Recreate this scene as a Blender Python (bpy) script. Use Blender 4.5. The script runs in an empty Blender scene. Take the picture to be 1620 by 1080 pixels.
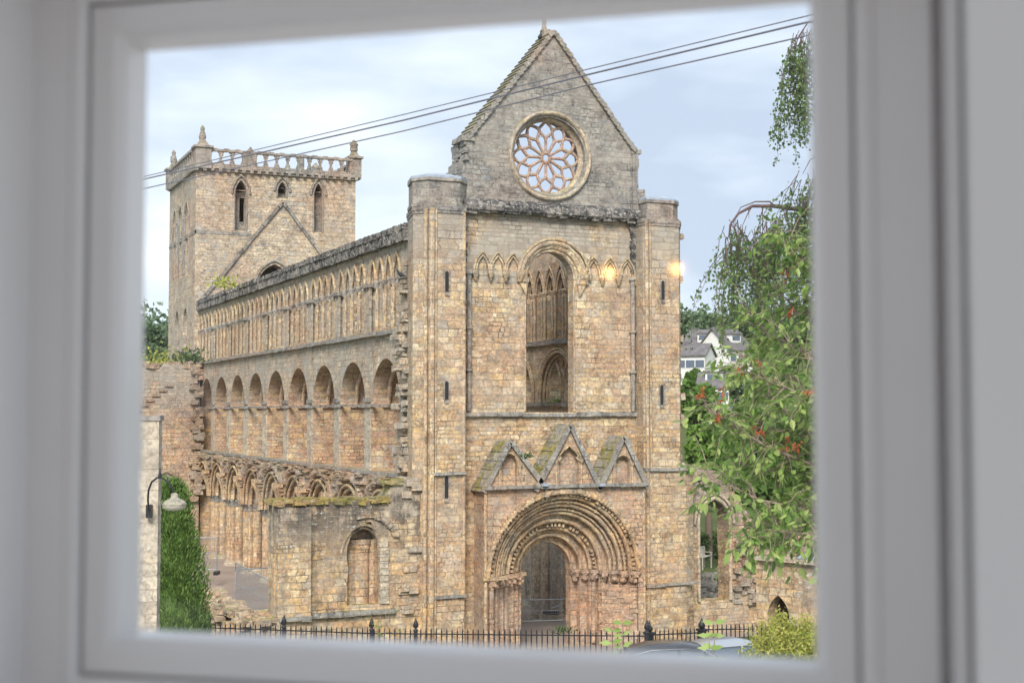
import bpy, math, random
from mathutils import Vector, noise
random.seed(7)
PI = math.pi
rad = math.radians
SC = bpy.context.scene
COL = SC.collection

# ------------------------------------------------------------------ camera
FPX = 2222.0
YAW = rad(23.5)
PITCH = rad(2.885)
CAM = Vector((-17.9, -51.5, 9.0))
F3 = Vector((math.sin(YAW)*math.cos(PITCH), math.cos(YAW)*math.cos(PITCH), math.sin(PITCH)))
R3 = Vector((math.cos(YAW), -math.sin(YAW), 0))
U3 = R3.cross(F3)
FH = Vector((math.sin(YAW), math.cos(YAW), 0))
cam_d = bpy.data.cameras.new('camera')
cam_d.sensor_width = 36
cam_d.lens = 36*FPX/1620
cam_d.clip_start = 0.05
cam_d.clip_end = 4000
cam_d.dof.use_dof = True
cam_d.dof.focus_distance = 55
cam_d.dof.aperture_fstop = 6.5
cam_d.dof.aperture_blades = 0
cam = bpy.data.objects.new('camera', cam_d)
cam.location = CAM
cam.rotation_euler = (PI/2+PITCH, 0, -YAW)
COL.objects.link(cam)
SC.camera = cam

# ------------------------------------------------------------------ sky, sun, exposure
SUN_AZ = Vector((-0.50, -0.87, 0)).normalized()       # horizontal direction towards the sun
SUN_EL = rad(40)
world = bpy.data.worlds.new('World')
SC.world = world
world.use_nodes = True
wt = world.node_tree
wt.nodes.clear()
def wn(t, **k):
    n = wt.nodes.new(t)
    for a, b in k.items(): setattr(n, a, b)
    return n
wo = wn('ShaderNodeOutputWorld')
sky = wn('ShaderNodeTexSky', sky_type='NISHITA', sun_disc=False)
sky.sun_elevation = SUN_EL
sky.sun_rotation = math.atan2(SUN_AZ.x, SUN_AZ.y)
b1 = wn('ShaderNodeBackground'); b1.inputs[1].default_value = 0.08
wt.links.new(sky.outputs[0], b1.inputs[0])
tc = wn('ShaderNodeTexCoord')
mp = wn('ShaderNodeMapping'); mp.inputs['Scale'].default_value = (1.0, 1.0, 3.2)
mp.inputs['Location'].default_value = (0.9, 0.35, 0.55)
wt.links.new(tc.outputs['Generated'], mp.inputs[0])
nz = wn('ShaderNodeTexNoise'); nz.inputs['Scale'].default_value = 3.1; nz.inputs['Detail'].default_value = 5; nz.inputs['Roughness'].default_value = 0.5
wt.links.new(mp.outputs[0], nz.inputs['Vector'])
cr = wn('ShaderNodeValToRGB')
cr.color_ramp.elements[0].position = 0.39; cr.color_ramp.elements[0].color = (0.45, 0.53, 0.65, 1)
cr.color_ramp.elements[1].position = 0.63; cr.color_ramp.elements[1].color = (0.80, 0.86, 0.92, 1)
e = cr.color_ramp.elements.new(0.50); e.color = (0.61, 0.69, 0.79, 1)
wt.links.new(nz.outputs[0], cr.inputs[0])
b2 = wn('ShaderNodeBackground'); b2.inputs[1].default_value = 0.455
wt.links.new(cr.outputs[0], b2.inputs[0])
mxs = wn('ShaderNodeMixShader'); mxs.inputs[0].default_value = 0.96
wt.links.new(b1.outputs[0], mxs.inputs[1]); wt.links.new(b2.outputs[0], mxs.inputs[2])
wt.links.new(mxs.outputs[0], wo.inputs[0])

sun_d = bpy.data.lights.new('sun', 'SUN')
sun_d.energy = 1.5
sun_d.angle = rad(24)
sun_d.color = (1.0, 0.94, 0.86)
sun = bpy.data.objects.new('sun', sun_d)
sdir = (SUN_AZ*math.cos(SUN_EL) + Vector((0, 0, math.sin(SUN_EL)))).normalized()
sun.rotation_euler = sdir.to_track_quat('Z', 'Y').to_euler()
sun.location = (0, -40, 60)
COL.objects.link(sun)
SC.view_settings.view_transform = 'Standard'
SC.view_settings.look = 'None'
SC.view_settings.exposure = 1.6
SC.view_settings.gamma = 1
SC.cycles.max_bounces = 6
SC.cycles.transparent_max_bounces = 12
SC.cycles.use_denoising = True
SC.cycles.sample_clamp_indirect = 6

# ------------------------------------------------------------------ photograph measurements -> metres
def ray(px, py):
    return R3*((px-810)/FPX) + U3*(-(py-540)/FPX) + F3
def on(ax, px, py, v):
    d = ray(px, py)
    return CAM + d*((v-CAM[ax])/d[ax])
def atd(px, py, depth):                 # point at a horizontal distance along the view
    d = ray(px, py)
    return CAM + d*(depth/d.dot(FH))

# ------------------------------------------------------------------ mesh helpers
class MB:
    wear = 0.0
    def __init__(s): s.v = []; s.f = []; s.sm = []
    def add(s, vs, fs, smooth=False):
        o = len(s.v)
        s.v += [tuple(p) for p in vs]
        s.f += [tuple(o+i for i in q) for q in fs]
        s.sm += [smooth]*len(fs)
        return s
    def box(s, x0, x1, y0, y1, z0, z1):
        return s.add([(x0,y0,z0),(x1,y0,z0),(x1,y1,z0),(x0,y1,z0),(x0,y0,z1),(x1,y0,z1),(x1,y1,z1),(x0,y1,z1)],
              [(0,3,2,1),(4,5,6,7),(0,1,5,4),(1,2,6,5),(2,3,7,6),(3,0,4,7)])
    def rock(s, c, sz, j=0.18, rz=None):
        a = random.uniform(-.12, .12) if rz is None else rz
        ca, sa = math.cos(a), math.sin(a)
        vs = []
        for (x, y, z) in [(-1,-1,-1),(1,-1,-1),(1,1,-1),(-1,1,-1),(-1,-1,1),(1,-1,1),(1,1,1),(-1,1,1)]:
            x = x*sz[0]/2*(1+random.uniform(-j, j)); y = y*sz[1]/2*(1+random.uniform(-j, j)); z = z*sz[2]/2*(1+random.uniform(-j, j))
            vs.append((c[0]+x*ca-y*sa, c[1]+x*sa+y*ca, c[2]+z))
        return s.add(vs, [(0,3,2,1),(4,5,6,7),(0,1,5,4),(1,2,6,5),(2,3,7,6),(3,0,4,7)])
    def obox(s, o, ax, ay, az, a0, a1, b0, b1, c0, c1):   # box in a rotated frame
        vs = [o+ax*a+ay*b+az*c for c in (c0, c1) for (a, b) in ((a0,b0),(a1,b0),(a1,b1),(a0,b1))]
        return s.add(vs, [(0,3,2,1),(4,5,6,7),(0,1,5,4),(1,2,6,5),(2,3,7,6),(3,0,4,7)])
    def tube(s, pts, r, n=6, cap=True, flat=False):
        pts = [Vector(p) for p in pts]
        m = len(pts)
        rs = r if isinstance(r, (list, tuple)) else [r]*m
        if MB.wear and m > 3:
            rs = [q*(1+random.uniform(-MB.wear, MB.wear)) for q in rs]
            pts = [p+Vector((random.uniform(-1, 1), random.uniform(-1, 1), random.uniform(-1, 1)))*MB.wear*.7*q for p, q in zip(pts, rs)]
        vs = []; up = None
        for i, p in enumerate(pts):
            t = (pts[min(i+1, m-1)]-pts[max(i-1, 0)])
            if t.length < 1e-9: t = Vector((0,0,1))
            t.normalize()
            if up is None:
                up = Vector((0,0,1)) if abs(t.z) < .9 else Vector((0,1,0))
            a = t.cross(up)
            if a.length < 1e-6: a = t.cross(Vector((1,0,.1)))
            a.normalize(); b = a.cross(t).normalized(); up = b
            for k in range(n):
                th = 2*PI*k/n
                vs.append(p + (a*math.cos(th) + b*math.sin(th))*rs[i])
        fs = [(i*n+k, i*n+(k+1)%n, (i+1)*n+(k+1)%n, (i+1)*n+k) for i in range(m-1) for k in range(n)]
        s.add(vs, fs, not flat)
        if cap:
            s.add(vs[:n], [tuple(range(n))]); s.add(vs[-n:], [tuple(range(n))[::-1]])
        return s
    def lathe(s, c, prof, n=10, a0=0.0, smooth=True):          # prof: (r, z) from the base up
        vs = []
        for (r, z) in prof:
            for k in range(n):
                th = a0+2*PI*k/n
                vs.append((c[0]+r*math.cos(th), c[1]+r*math.sin(th), c[2]+z))
        m = len(prof)
        fs = [(i*n+k, i*n+(k+1)%n, (i+1)*n+(k+1)%n, (i+1)*n+k) for i in range(m-1) for k in range(n)]
        s.add(vs, fs, smooth)
        s.add(vs[:n], [tuple(range(n))[::-1]]); s.add(vs[-n:], [tuple(range(n))])
        return s
    def prism(s, pts, z0, z1):                              # xy polygon
        n = len(pts)
        vs = [(p[0], p[1], z0) for p in pts]+[(p[0], p[1], z1) for p in pts]
        return s.add(vs, [tuple(range(n))[::-1], tuple(range(n, 2*n))]+[(i, (i+1)%n, n+(i+1)%n, n+i) for i in range(n)])
    def prismY(s, pts, y0, y1):                             # xz polygon
        n = len(pts)
        vs = [(p[0], y0, p[1]) for p in pts]+[(p[0], y1, p[1]) for p in pts]
        return s.add(vs, [tuple(range(n)), tuple(range(n, 2*n))[::-1]]+[(i, n+i, n+(i+1)%n, (i+1)%n) for i in range(n)])
    def loft(s, rows, smooth=False, close=False):
        n = len(rows[0])
        vs = [p for r in rows for p in r]
        fs = []
        for i in range(len(rows)-1):
            for k in range(n if close else n-1):
                fs.append((i*n+k, i*n+(k+1)%n, (i+1)*n+(k+1)%n, (i+1)*n+k))
        return s.add(vs, fs, smooth)

def fill2d(loops, t):
    cu = bpy.data.curves.new('tmp', 'CURVE')
    cu.dimensions = '2D'; cu.fill_mode = 'BOTH'; cu.extrude = t/2
    for lp in loops:
        sp = cu.splines.new('POLY'); sp.points.add(len(lp)-1)
        for i, p in enumerate(lp): sp.points[i].co = (p[0], p[1], 0, 1)
        sp.use_cyclic_u = True
    ob = bpy.data.objects.new('tmp', cu)
    me = bpy.data.meshes.new_from_object(ob)
    vs = [v.co.copy() for v in me.vertices]; fs = [tuple(p.vertices) for p in me.polygons]
    bpy.data.objects.remove(ob); bpy.data.curves.remove(cu); bpy.data.meshes.remove(me)
    return vs, fs
def wallY(mb, loops, y0, y1):
    vs, fs = fill2d(loops, y1-y0)
    mb.add([(v.x, (y0+y1)/2 - v.z, v.y) for v in vs], fs)
    return mb
def wallX(mb, loops, x0, x1):
    vs, fs = fill2d(loops, x1-x0)
    mb.add([((x0+x1)/2 + v.z, v.x, v.y) for v in vs], fs)
    return mb
def arcp(cx, hw, zs, rise, n=10):                            # arch curve, left to right
    out = []
    if rise <= hw*1.02:
        for i in range(2*n+1):
            a = PI - PI*i/(2*n)
            out.append((cx+hw*math.cos(a), zs+rise*math.sin(a)))
        return out
    R = (hw*hw+rise*rise)/(2*hw)
    a1 = math.acos((R-hw)/R)
    for i in range(n+1):
        a = a1*i/n
        out.append((cx-hw+R-R*math.cos(a), zs+R*math.sin(a)))
    L = list(out)
    for p in L[-2::-1]: out.append((2*cx-p[0], p[1]))
    return out
def hole(cx, hw, z0, zs, rise, n=10):
    return [(cx-hw, z0)]+arcp(cx, hw, zs, rise, n)+[(cx+hw, z0)]
def rect(a, b, c, d): return [(a, c), (b, c), (b, d), (a, d)]
def jag(pts, step=.5, amp=.12):                              # ragged outline
    out = []
    for i in range(len(pts)-1):
        a = Vector(pts[i]); b = Vector(pts[i+1]); L = (b-a).length; n = max(1, int(L/step))
        for k in range(n):
            p = a.lerp(b, k/n)
            if 0 < k: p = p+Vector((random.uniform(-amp, amp), random.uniform(-amp, amp)))
            out.append((p.x, p.y))
            q = a.lerp(b, (k+.98)/n)+Vector((random.uniform(-amp, amp)*.4, random.uniform(-amp, amp)*.6))
            if abs(a.y-b.y) < abs(a.x-b.x): out.append((q.x-.02*(1 if b.x>a.x else -1), p.y))
    out.append(tuple(pts[-1]))
    return out

WLOC = {}
def tag(o, label=None, cat=None, group=None, kind=None):
    if label: o['label'] = label
    if cat: o['category'] = cat
    if group: o['group'] = group
    if kind: o['kind'] = kind
    return o
def thing(name, loc, label, cat, group=None):
    o = bpy.data.objects.new(name, None); COL.objects.link(o)
    o.location = loc; o.empty_display_size = .3
    WLOC[o] = Vector(loc)
    return tag(o, label, cat, group)
def obj(name, mb, mat, parent=None, origin=None):
    me = bpy.data.meshes.new(name)
    if parent is not None: off = WLOC[parent]
    else: off = Vector(origin) if origin is not None else Vector((0,0,0))
    me.from_pydata([(v[0]-off.x, v[1]-off.y, v[2]-off.z) for v in mb.v], [], mb.f)
    me.polygons.foreach_set('use_smooth', mb.sm)
    me.materials.append(mat); me.update()
    
    o = bpy.data.objects.new(name, me); COL.objects.link(o)
    WLOC[o] = off
    if parent is not None: o.parent = parent
    else: o.location = off
    return o
def solo(name, mb, mat, label, cat, group=None, origin=None):
    if origin is None:
        n = len(mb.v); origin = (sum(v[0] for v in mb.v)/n, sum(v[1] for v in mb.v)/n, min(v[2] for v in mb.v))
    return tag(obj(name, mb, mat, None, origin), label, cat, group)
def obj_by(name, mb, mat, parent, key):
    # one object per repeated piece: faces are sorted by key(centre)
    gr = {}
    for f, sm in zip(mb.f, mb.sm):
        c = Vector((0,0,0))
        for i in f: c += Vector(mb.v[i])
        gr.setdefault(key(c/len(f)), []).append((f, sm))
    out = []
    for k in sorted(gr):
        idx = {}; m = MB()
        for f, sm in gr[k]:
            q = []
            for i in f:
                if i not in idx: idx[i] = len(m.v); m.v.append(mb.v[i])
                q.append(idx[i])
            m.f.append(tuple(q)); m.sm.append(sm)
        out.append(obj(name, m, mat, parent))
    return out
def struct(name, mb, mat): return tag(obj(name, mb, mat), kind='structure')
def copy_tree(o, parent=None):
    c = o.copy(); COL.objects.link(c); c.parent = parent
    for ch in list(o.children): copy_tree(ch, c)
    return c

# ------------------------------------------------------------------ materials
class NT:
    def __init__(s, name):
        s.m = bpy.data.materials.new(name); s.m.use_nodes = True
        s.t = s.m.node_tree; s.t.nodes.clear()
        s.out = s.t.nodes.new('ShaderNodeOutputMaterial')
    def n(s, t, **k):
        n = s.t.nodes.new(t)
        for a, b in k.items(): setattr(n, a, b)
        return n
    def l(s, a, b): s.t.links.new(a, b)
    def setin(s, sock, v):
        if hasattr(v, 'is_linked') or hasattr(v, 'links'): s.l(v, sock)
        else: sock.default_value = v
    def m_(s, op, a, b=0.0, c=0.0, clamp=False):
        n = s.n('ShaderNodeMath', operation=op, use_clamp=clamp)
        s.setin(n.inputs[0], a); s.setin(n.inputs[1], b)
        if op in ('MULTIPLY_ADD',): s.setin(n.inputs[2], c)
        return n.outputs[0]
    def sstep(s, v, a, b):
        n = s.n('ShaderNodeMapRange', interpolation_type='SMOOTHSTEP')
        s.setin(n.inputs[0], v); n.inputs[1].default_value = a; n.inputs[2].default_value = b
        return n.outputs[0]
    def noise(s, vec, scale, detail=3, rough=.5, dist=0.0, dim='3D'):
        n = s.n('ShaderNodeTexNoise', noise_dimensions=dim)
        if dim == '1D': s.setin(n.inputs['W'], vec)
        else: s.l(vec, n.inputs['Vector'])
        n.inputs['Scale'].default_value = scale; n.inputs['Detail'].default_value = detail
        n.inputs['Roughness'].default_value = rough; n.inputs['Distortion'].default_value = dist
        return n.outputs[0]
    def mix(s, f, a, b, blend='MIX'):
        n = s.n('ShaderNodeMix', data_type='RGBA', blend_type=blend)
        s.setin(n.inputs[0], f); s.setin(n.inputs[6], a); s.setin(n.inputs[7], b)
        return n.outputs[2]
    def comb(s, x, y, z):
        n = s.n('ShaderNodeCombineXYZ')
        for i, v in enumerate((x, y, z)): s.setin(n.inputs[i], v)
        return n.outputs[0]
    def ramp(s, v, cols, interp='LINEAR'):
        n = s.n('ShaderNodeValToRGB'); n.color_ramp.interpolation = interp
        els = n.color_ramp.elements
        for i, (p, c) in enumerate(cols):
            e = els[i] if i < 2 else els.new(p)
            e.position = p; e.color = (*c, 1)
        s.l(v, n.inputs[0]); return n.outputs[0]
    def principled(s, col, rough=.9, bump=None, bs=.5, bd=.03, **k):
        p = s.n('ShaderNodeBsdfPrincipled')
        s.setin(p.inputs['Base Color'], col); s.setin(p.inputs['Roughness'], rough)
        p.inputs['Specular IOR Level'].default_value = k.get('spec', .2)
        if 'metal' in k: p.inputs['Metallic'].default_value = k['metal']
        if bump is not None:
            b = s.n('ShaderNodeBump'); b.inputs['Strength'].default_value = bs; b.inputs['Distance'].default_value = bd
            s.l(bump, b.inputs['Height']); s.l(b.outputs[0], p.inputs['Normal'])
        s.l(p.outputs[0], s.out.inputs[0]); return p

OCHRE = [(.45,.30,.17), (.54,.40,.24), (.40,.26,.16), (.61,.49,.33), (.43,.28,.18), (.55,.38,.19), (.38,.32,.26), (.59,.46,.28)]
GREY = [(.235,.23,.22), (.30,.29,.27), (.20,.20,.195), (.35,.335,.31), (.26,.245,.225), (.22,.225,.225), (.31,.295,.265), (.27,.265,.25)]
PINK = [(.46,.29,.19), (.50,.35,.25), (.39,.25,.18), (.54,.39,.24), (.42,.32,.26), (.48,.29,.18), (.37,.30,.26), (.52,.38,.24)]
BEIGE = [(.47,.36,.26), (.52,.41,.29), (.42,.31,.21), (.56,.46,.33), (.40,.32,.25), (.49,.35,.23), (.38,.34,.29), (.50,.40,.27)]
def pale_(p): return [(c[0]*1.05, c[1]*1.11, c[2]*1.17) for c in p]
OCHRE = pale_(OCHRE); PINK = pale_(PINK); BEIGE = pale_(BEIGE)
def stone(name, pal, bw=.52, bh=.27, grey=.25, dark=.12, lichen=.1, moss=.6, greyz=None, warm=0.0, mortar=.35, bumpd=.035, bricks=True, darkz=None, warmz=(5.0, 12.5, .30)):
    T = NT(name)
    g = T.n('ShaderNodeNewGeometry')
    P = g.outputs['Position']
    sp = T.n('ShaderNodeSeparateXYZ'); T.l(P, sp.inputs[0])
    sn = T.n('ShaderNodeSeparateXYZ'); T.l(g.outputs['True Normal'], sn.inputs[0])
    X, Y, Z = sp.outputs
    NX, NY, NZ = sn.outputs
    anz = T.m_('ABSOLUTE', NZ)
    flat = T.m_('GREATER_THAN', anz, .75)
    u0 = T.m_('SUBTRACT', T.m_('MULTIPLY', Y, NX), T.m_('MULTIPLY', X, NY))
    inv = T.m_('SUBTRACT', 1.0, flat)
    u = T.m_('ADD', T.m_('MULTIPLY', u0, inv), T.m_('MULTIPLY', X, flat))
    v = T.m_('ADD', T.m_('MULTIPLY', Z, inv), T.m_('MULTIPLY', Y, flat))
    w1 = T.noise(v, .9, 1, dim='1D')
    n1 = T.noise(P, 2.3, 2)
    v2 = T.m_('ADD', v, T.m_('ADD', T.m_('MULTIPLY', w1, .34), T.m_('MULTIPLY', n1, .07)))
    n1b = T.noise(P, 1.7, 2, .6)
    u2 = T.m_('ADD', u, T.m_('MULTIPLY', n1b, .45))
    def brick(sx, sz, off, ou, smooth=.25, msize=.014):
        b = T.n('ShaderNodeTexBrick', offset=off, squash=.72, squash_frequency=3, offset_frequency=2)
        T.l(T.comb(T.m_('ADD', u2, ou), T.m_('ADD', v2, ou*.37), 0.0), b.inputs['Vector'])
        b.inputs['Scale'].default_value = 1
        b.inputs['Color1'].default_value = (0,0,0,1); b.inputs['Color2'].default_value = (1,1,1,1); b.inputs['Mortar'].default_value = (.5,.5,.5,1)
        b.inputs['Mortar Size'].default_value = msize; b.inputs['Mortar Smooth'].default_value = smooth
        b.inputs['Brick Width'].default_value = sx; b.inputs['Row Height'].default_value = sz
        return b.outputs[0], b.outputs[1]
    ca, fa = brick(bw, bh, .5, 0.0)
    cb, fb = brick(bw*.62, bh*.66, .37, 3.3)
    msk = T.sstep(T.noise(P, .33, 2, .6), .50, .53)
    rnd = T.mix(msk, ca, cb); fac = T.m_('ADD', T.m_('MULTIPLY', fa, T.m_('SUBTRACT', 1.0, msk)), T.m_('MULTIPLY', fb, msk))
    if not bricks:
        vo = T.n('ShaderNodeTexVoronoi'); T.l(P, vo.inputs['Vector']); vo.inputs['Scale'].default_value = 3.2
        rnd = vo.outputs['Color']
    n2 = T.noise(P, .8, 3)
    bwn = T.n('ShaderNodeRGBToBW'); T.l(rnd, bwn.inputs[0])
    rr = T.m_('ADD', bwn.outputs[0], T.m_('MULTIPLY', T.m_('SUBTRACT', n2, .5), .5))
    col = T.ramp(rr, [(i/7.0*.94+.03, pal[i]) for i in range(8)])
    # broad tonal drift
    n3 = T.noise(P, .22, 3, .6)
    col = T.mix(T.m_('MULTIPLY', T.sstep(n3, .42, .68), .45), col, tuple(c*.86 for c in (.50,.30,.20))+(1,))
    n4 = T.noise(P, 9.0, 5, .7)
    col = T.mix(1.0, col, T.ramp(n4, [(.30, (.42,.41,.40)), (.5, (1.0,.99,.98)), (.72, (1.42,1.40,1.36))]), 'MULTIPLY')
    n4b = T.noise(T.comb(T.m_('MULTIPLY', u, 1.3), T.m_('MULTIPLY', Z, 2.2), X), 1.0, 6, .72)
    col = T.mix(1.0, col, T.ramp(n4b, [(.34, (.56,.56,.58)), (.50, (1.0,1.0,1.0)), (.66, (1.28,1.27,1.22))]), 'MULTIPLY')
    if warmz:
        wf_ = T.m_('MULTIPLY', T.m_('SUBTRACT', 1.0, T.sstep(Z, warmz[0], warmz[1])), warmz[2])
        col = T.mix(wf_, col, (1.10,.90,.68,1), 'MULTIPLY')
    # grey weathering
    n5 = T.noise(P, .55, 5, .7, .6)
    gf = T.m_('MULTIPLY', T.sstep(n5, .44, .60), grey)
    if greyz:
        zf = T.sstep(Z, greyz[0], greyz[1])
        zn = T.m_('MULTIPLY', zf, T.sstep(n5, .30, .52))
        gf = T.m_('MAXIMUM', gf, T.m_('MULTIPLY', zn, greyz[2]))
    col = T.mix(gf, col, T.mix(bwn.outputs[0], (.30,.275,.24,1), (.43,.40,.35,1)))
    # vertical dark streaks and black crust
    vs = T.comb(T.m_('MULTIPLY', u, 2.6), T.m_('MULTIPLY', Z, .35), T.m_('MULTIPLY', X, .2))
    st = T.noise(vs, 1.0, 4, .65)
    n6 = T.noise(P, 1.6, 6, .75)
    df = T.m_('MULTIPLY', T.sstep(T.m_('ADD', T.m_('MULTIPLY', st, .6), T.m_('MULTIPLY', n6, .5)), .565, .69), min(1, dark*2.2))
    if darkz:
        dz = T.m_('MULTIPLY', T.sstep(Z, darkz[0], darkz[1]), T.sstep(T.m_('ADD', T.m_('MULTIPLY', st, .45), T.m_('MULTIPLY', n6, .6)), .46, .58))
        df = T.m_('MAXIMUM', df, T.m_('MULTIPLY', dz, .82))
    col = T.mix(df, col, (.065,.06,.055,1))
    # pale lichen
    n7 = T.noise(P, 7.0, 4, .6); n8 = T.noise(P, .8, 2)
    lf = T.m_('MULTIPLY', T.sstep(n7, .60, .66), T.m_('MULTIPLY', T.sstep(n8, .42, .6), min(1, lichen*4)))
    col = T.mix(lf, col, (.55,.54,.48,1))
    # moss and soil on upward faces
    up = T.m_('MULTIPLY', T.sstep(NZ, .2, .5), T.m_('MULTIPLY', T.sstep(T.noise(P, 1.9, 5, .7), .43, .58), moss))
    col = T.mix(up, col, T.ramp(T.noise(P, 5, 3), [(.35, (.10,.11,.035)), (.6, (.29,.25,.07))]))
    if bricks:
        # joints: part open and dark, part pale lime
        jn = T.sstep(T.noise(P, 1.1, 3), .40, .62)
        jn = T.sstep(T.noise(P, 1.1, 3), .34, .56); jc = T.mix(jn, (.095,.075,.06,1), (.42,.35,.28,1))
        col = T.mix(T.m_('MULTIPLY', fac, mortar*2, clamp=True), col, jc)
    h = T.m_('MULTIPLY', n4, .35)
    h = T.m_('ADD', h, T.m_('MULTIPLY', bwn.outputs[0], .25))
    h = T.m_('ADD', h, T.m_('MULTIPLY', n6, .5))
    if bricks: h = T.m_('SUBTRACT', h, T.m_('MULTIPLY', fac, .75))
    T.principled(col, .93, h, 1.0, bumpd*1.3)
    return T.m
def plain(name, c, rough=.6, var=.12, scale=4.0, metal=0, spec=.3, bump=0):
    T = NT(name); g = T.n('ShaderNodeNewGeometry')
    n = T.noise(g.outputs['Position'], scale, 4, .6)
    col = T.mix(1.0, (*c, 1), T.ramp(n, [(.3, (1-var,)*3), (.7, (1+var,)*3)]), 'MULTIPLY')
    T.principled(col, rough, n if bump else None, .5, bump or .01, metal=metal, spec=spec)
    return T.m
def leafmat(name, cols, trans=.35, rough=.5, ns=.9, nw=.6):
    T = NT(name); g = T.n('ShaderNodeNewGeometry')
    n = T.noise(g.outputs['Position'], ns, 2)
    r = T.m_('ADD', T.m_('MULTIPLY', g.outputs['Random Per Island'], .75), T.m_('MULTIPLY', T.m_('SUBTRACT', n, .35), nw))
    col = T.ramp(r, [(i/(len(cols)-1), c) for i, c in enumerate(cols)])
    p = T.n('ShaderNodeBsdfPrincipled'); T.l(col, p.inputs['Base Color']); p.inputs['Roughness'].default_value = rough
    p.inputs['Specular IOR Level'].default_value = .25
    t = T.n('ShaderNodeBsdfTranslucent'); T.l(col, t.inputs[0])
    mx = T.n('ShaderNodeMixShader'); mx.inputs[0].default_value = trans
    T.l(p.outputs[0], mx.inputs[1]); T.l(t.outputs[0], mx.inputs[2]); T.l(mx.outputs[0], T.out.inputs[0])
    return T.m

M_FRONT = stone('ochre sandstone', OCHRE, bw=.58, bh=.30, grey=.30, dark=.10, greyz=(13.2, 15.6, .8), lichen=.08)
M_GABLE = stone('grey sandstone', GREY, bw=.6, bh=.24, warmz=None, grey=.45, dark=.16, lichen=.12, mortar=.38)
M_TURRET = stone('turret sandstone', OCHRE, bw=.5, bh=.29, grey=.36, dark=.12, greyz=(13.5, 16.8, .85))
M_PORTAL = stone('portal sandstone', PINK, bw=.46, bh=.28, grey=.28, dark=.10)
M_CARVE = stone('carved sandstone', OCHRE, bw=.34, bh=.9, grey=.25, dark=.22, mortar=.18, bumpd=.05)
M_NAVE = stone('nave sandstone', BEIGE, grey=.75, dark=.14, lichen=.15)
M_JAMB = stone('nave column sandstone', OCHRE, bw=.5, bh=.34, grey=.30, dark=.16, mortar=.3)
M_RED = stone('reddish sandstone', PINK[:4]+OCHRE[4:], grey=.22, dark=.08)
M_TOWER = stone('tower sandstone', warmz=None, pal= BEIGE, bw=.7, bh=.3, grey=.32, dark=.05, greyz=None, mortar=.22)
M_TOWERN = stone('tower side sandstone', warmz=None, pal= BEIGE, bw=.6, bh=.3, grey=.75, dark=.12)
M_TRIM = stone('grey trim stone', warmz=None, pal= GREY, bw=.9, bh=.5, grey=.5, dark=.30, moss=.8, mortar=.12)
def crust():
    T = NT('black crusted stone'); g = T.n('ShaderNodeNewGeometry'); P = g.outputs['Position']
    a = T.noise(P, 3.0, 6, .75); b = T.noise(P, 8.0, 4, .7); c = T.noise(P, .9, 3)
    col = T.ramp(T.m_('ADD', T.m_('MULTIPLY', a, .7), T.m_('MULTIPLY', c, .3)), [(.40, (.035,.034,.036)), (.48, (.10,.095,.09)), (.54, (.22,.20,.18)), (.66, (.34,.31,.27))])
    col = T.mix(T.m_('MULTIPLY', T.sstep(b, .56, .62), .8), col, (.50,.50,.47,1))
    T.principled(col, .95, T.m_('ADD', a, T.m_('MULTIPLY', b, .5)), .9, .06)
    return T.m
M_CRUST = crust()
M_RUBBLE = stone('rubble core', PINK, bw=.3, bh=.13, grey=.65, dark=.20, lichen=.15, moss=.7, bumpd=.07)
M_LICHEN = stone('lichened ruin stone', OCHRE, bw=.45, bh=.26, grey=.45, dark=.20, lichen=.25, greyz=(3.4, 5.2, .7), moss=1, darkz=(2.8, 5.4))
M_LICHEND = stone('black lichened stone', warmz=None, pal= GREY, bw=.45, bh=.26, grey=.5, dark=.50, lichen=.4, moss=1)
M_MOSS = stone('mossy coping', warmz=None, pal= GREY, bw=.5, bh=.3, grey=.5, dark=.25, moss=1, lichen=.3)
M_PINKT = stone('pink tracery stone', warmz=None, pal= [(.44,.29,.24),(.48,.33,.27),(.40,.26,.21),(.50,.36,.30),(.40,.27,.23),(.46,.30,.24),(.38,.27,.23),(.47,.33,.27)], bw=.7, bh=.6, grey=.2, dark=.12, mortar=.1)
M_PALE = stone('pale dressed stone', warmz=None, pal= [(.46,.40,.31)]*3+[(.52,.46,.36)]*3+[(.42,.37,.29)]*2, bw=.9, bh=.35, grey=.3, dark=.05, mortar=.2, bumpd=.02)
M_TRANS = stone('transept sandstone', PINK, grey=.35, dark=.12, greyz=(7.5, 11.5, .95), moss=.9)
M_DARKIN = plain('dark opening', (.03,.028,.025), .95)
M_LEAD = plain('lead sheet', (.33,.38,.45), .55, .2, 3)
M_IRON = plain('black iron', (.02,.021,.024), .45, .2)
M_STEEL = plain('galvanised steel', (.32,.36,.40), .4, .15, 5, metal=.5)
M_BARK = plain('bark', (.16,.12,.09), .9, .4, 20, bump=.02)
M_TWIG = plain('twig bark', (.30,.23,.18), .85, .3, 20)
M_BTWIG = plain('birch twig', (.12,.08,.075), .85, .3, 20)
# ================================================================== ABBEY
GZ = -0.55
MB.wear = .16
X0 = 1.08                                   # outer face of the north nave wall
XS = 11.0                                   # inner face of the south nave wall
YB = [3.25+4.8*k for k in range(10)]        # bay boundaries along the nave
YT = 46.5
abbey = thing('abbey_church', (6.5, 0, GZ), 'roofless sandstone abbey church with gabled rose window front and square crossing tower', 'abbey')

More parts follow.
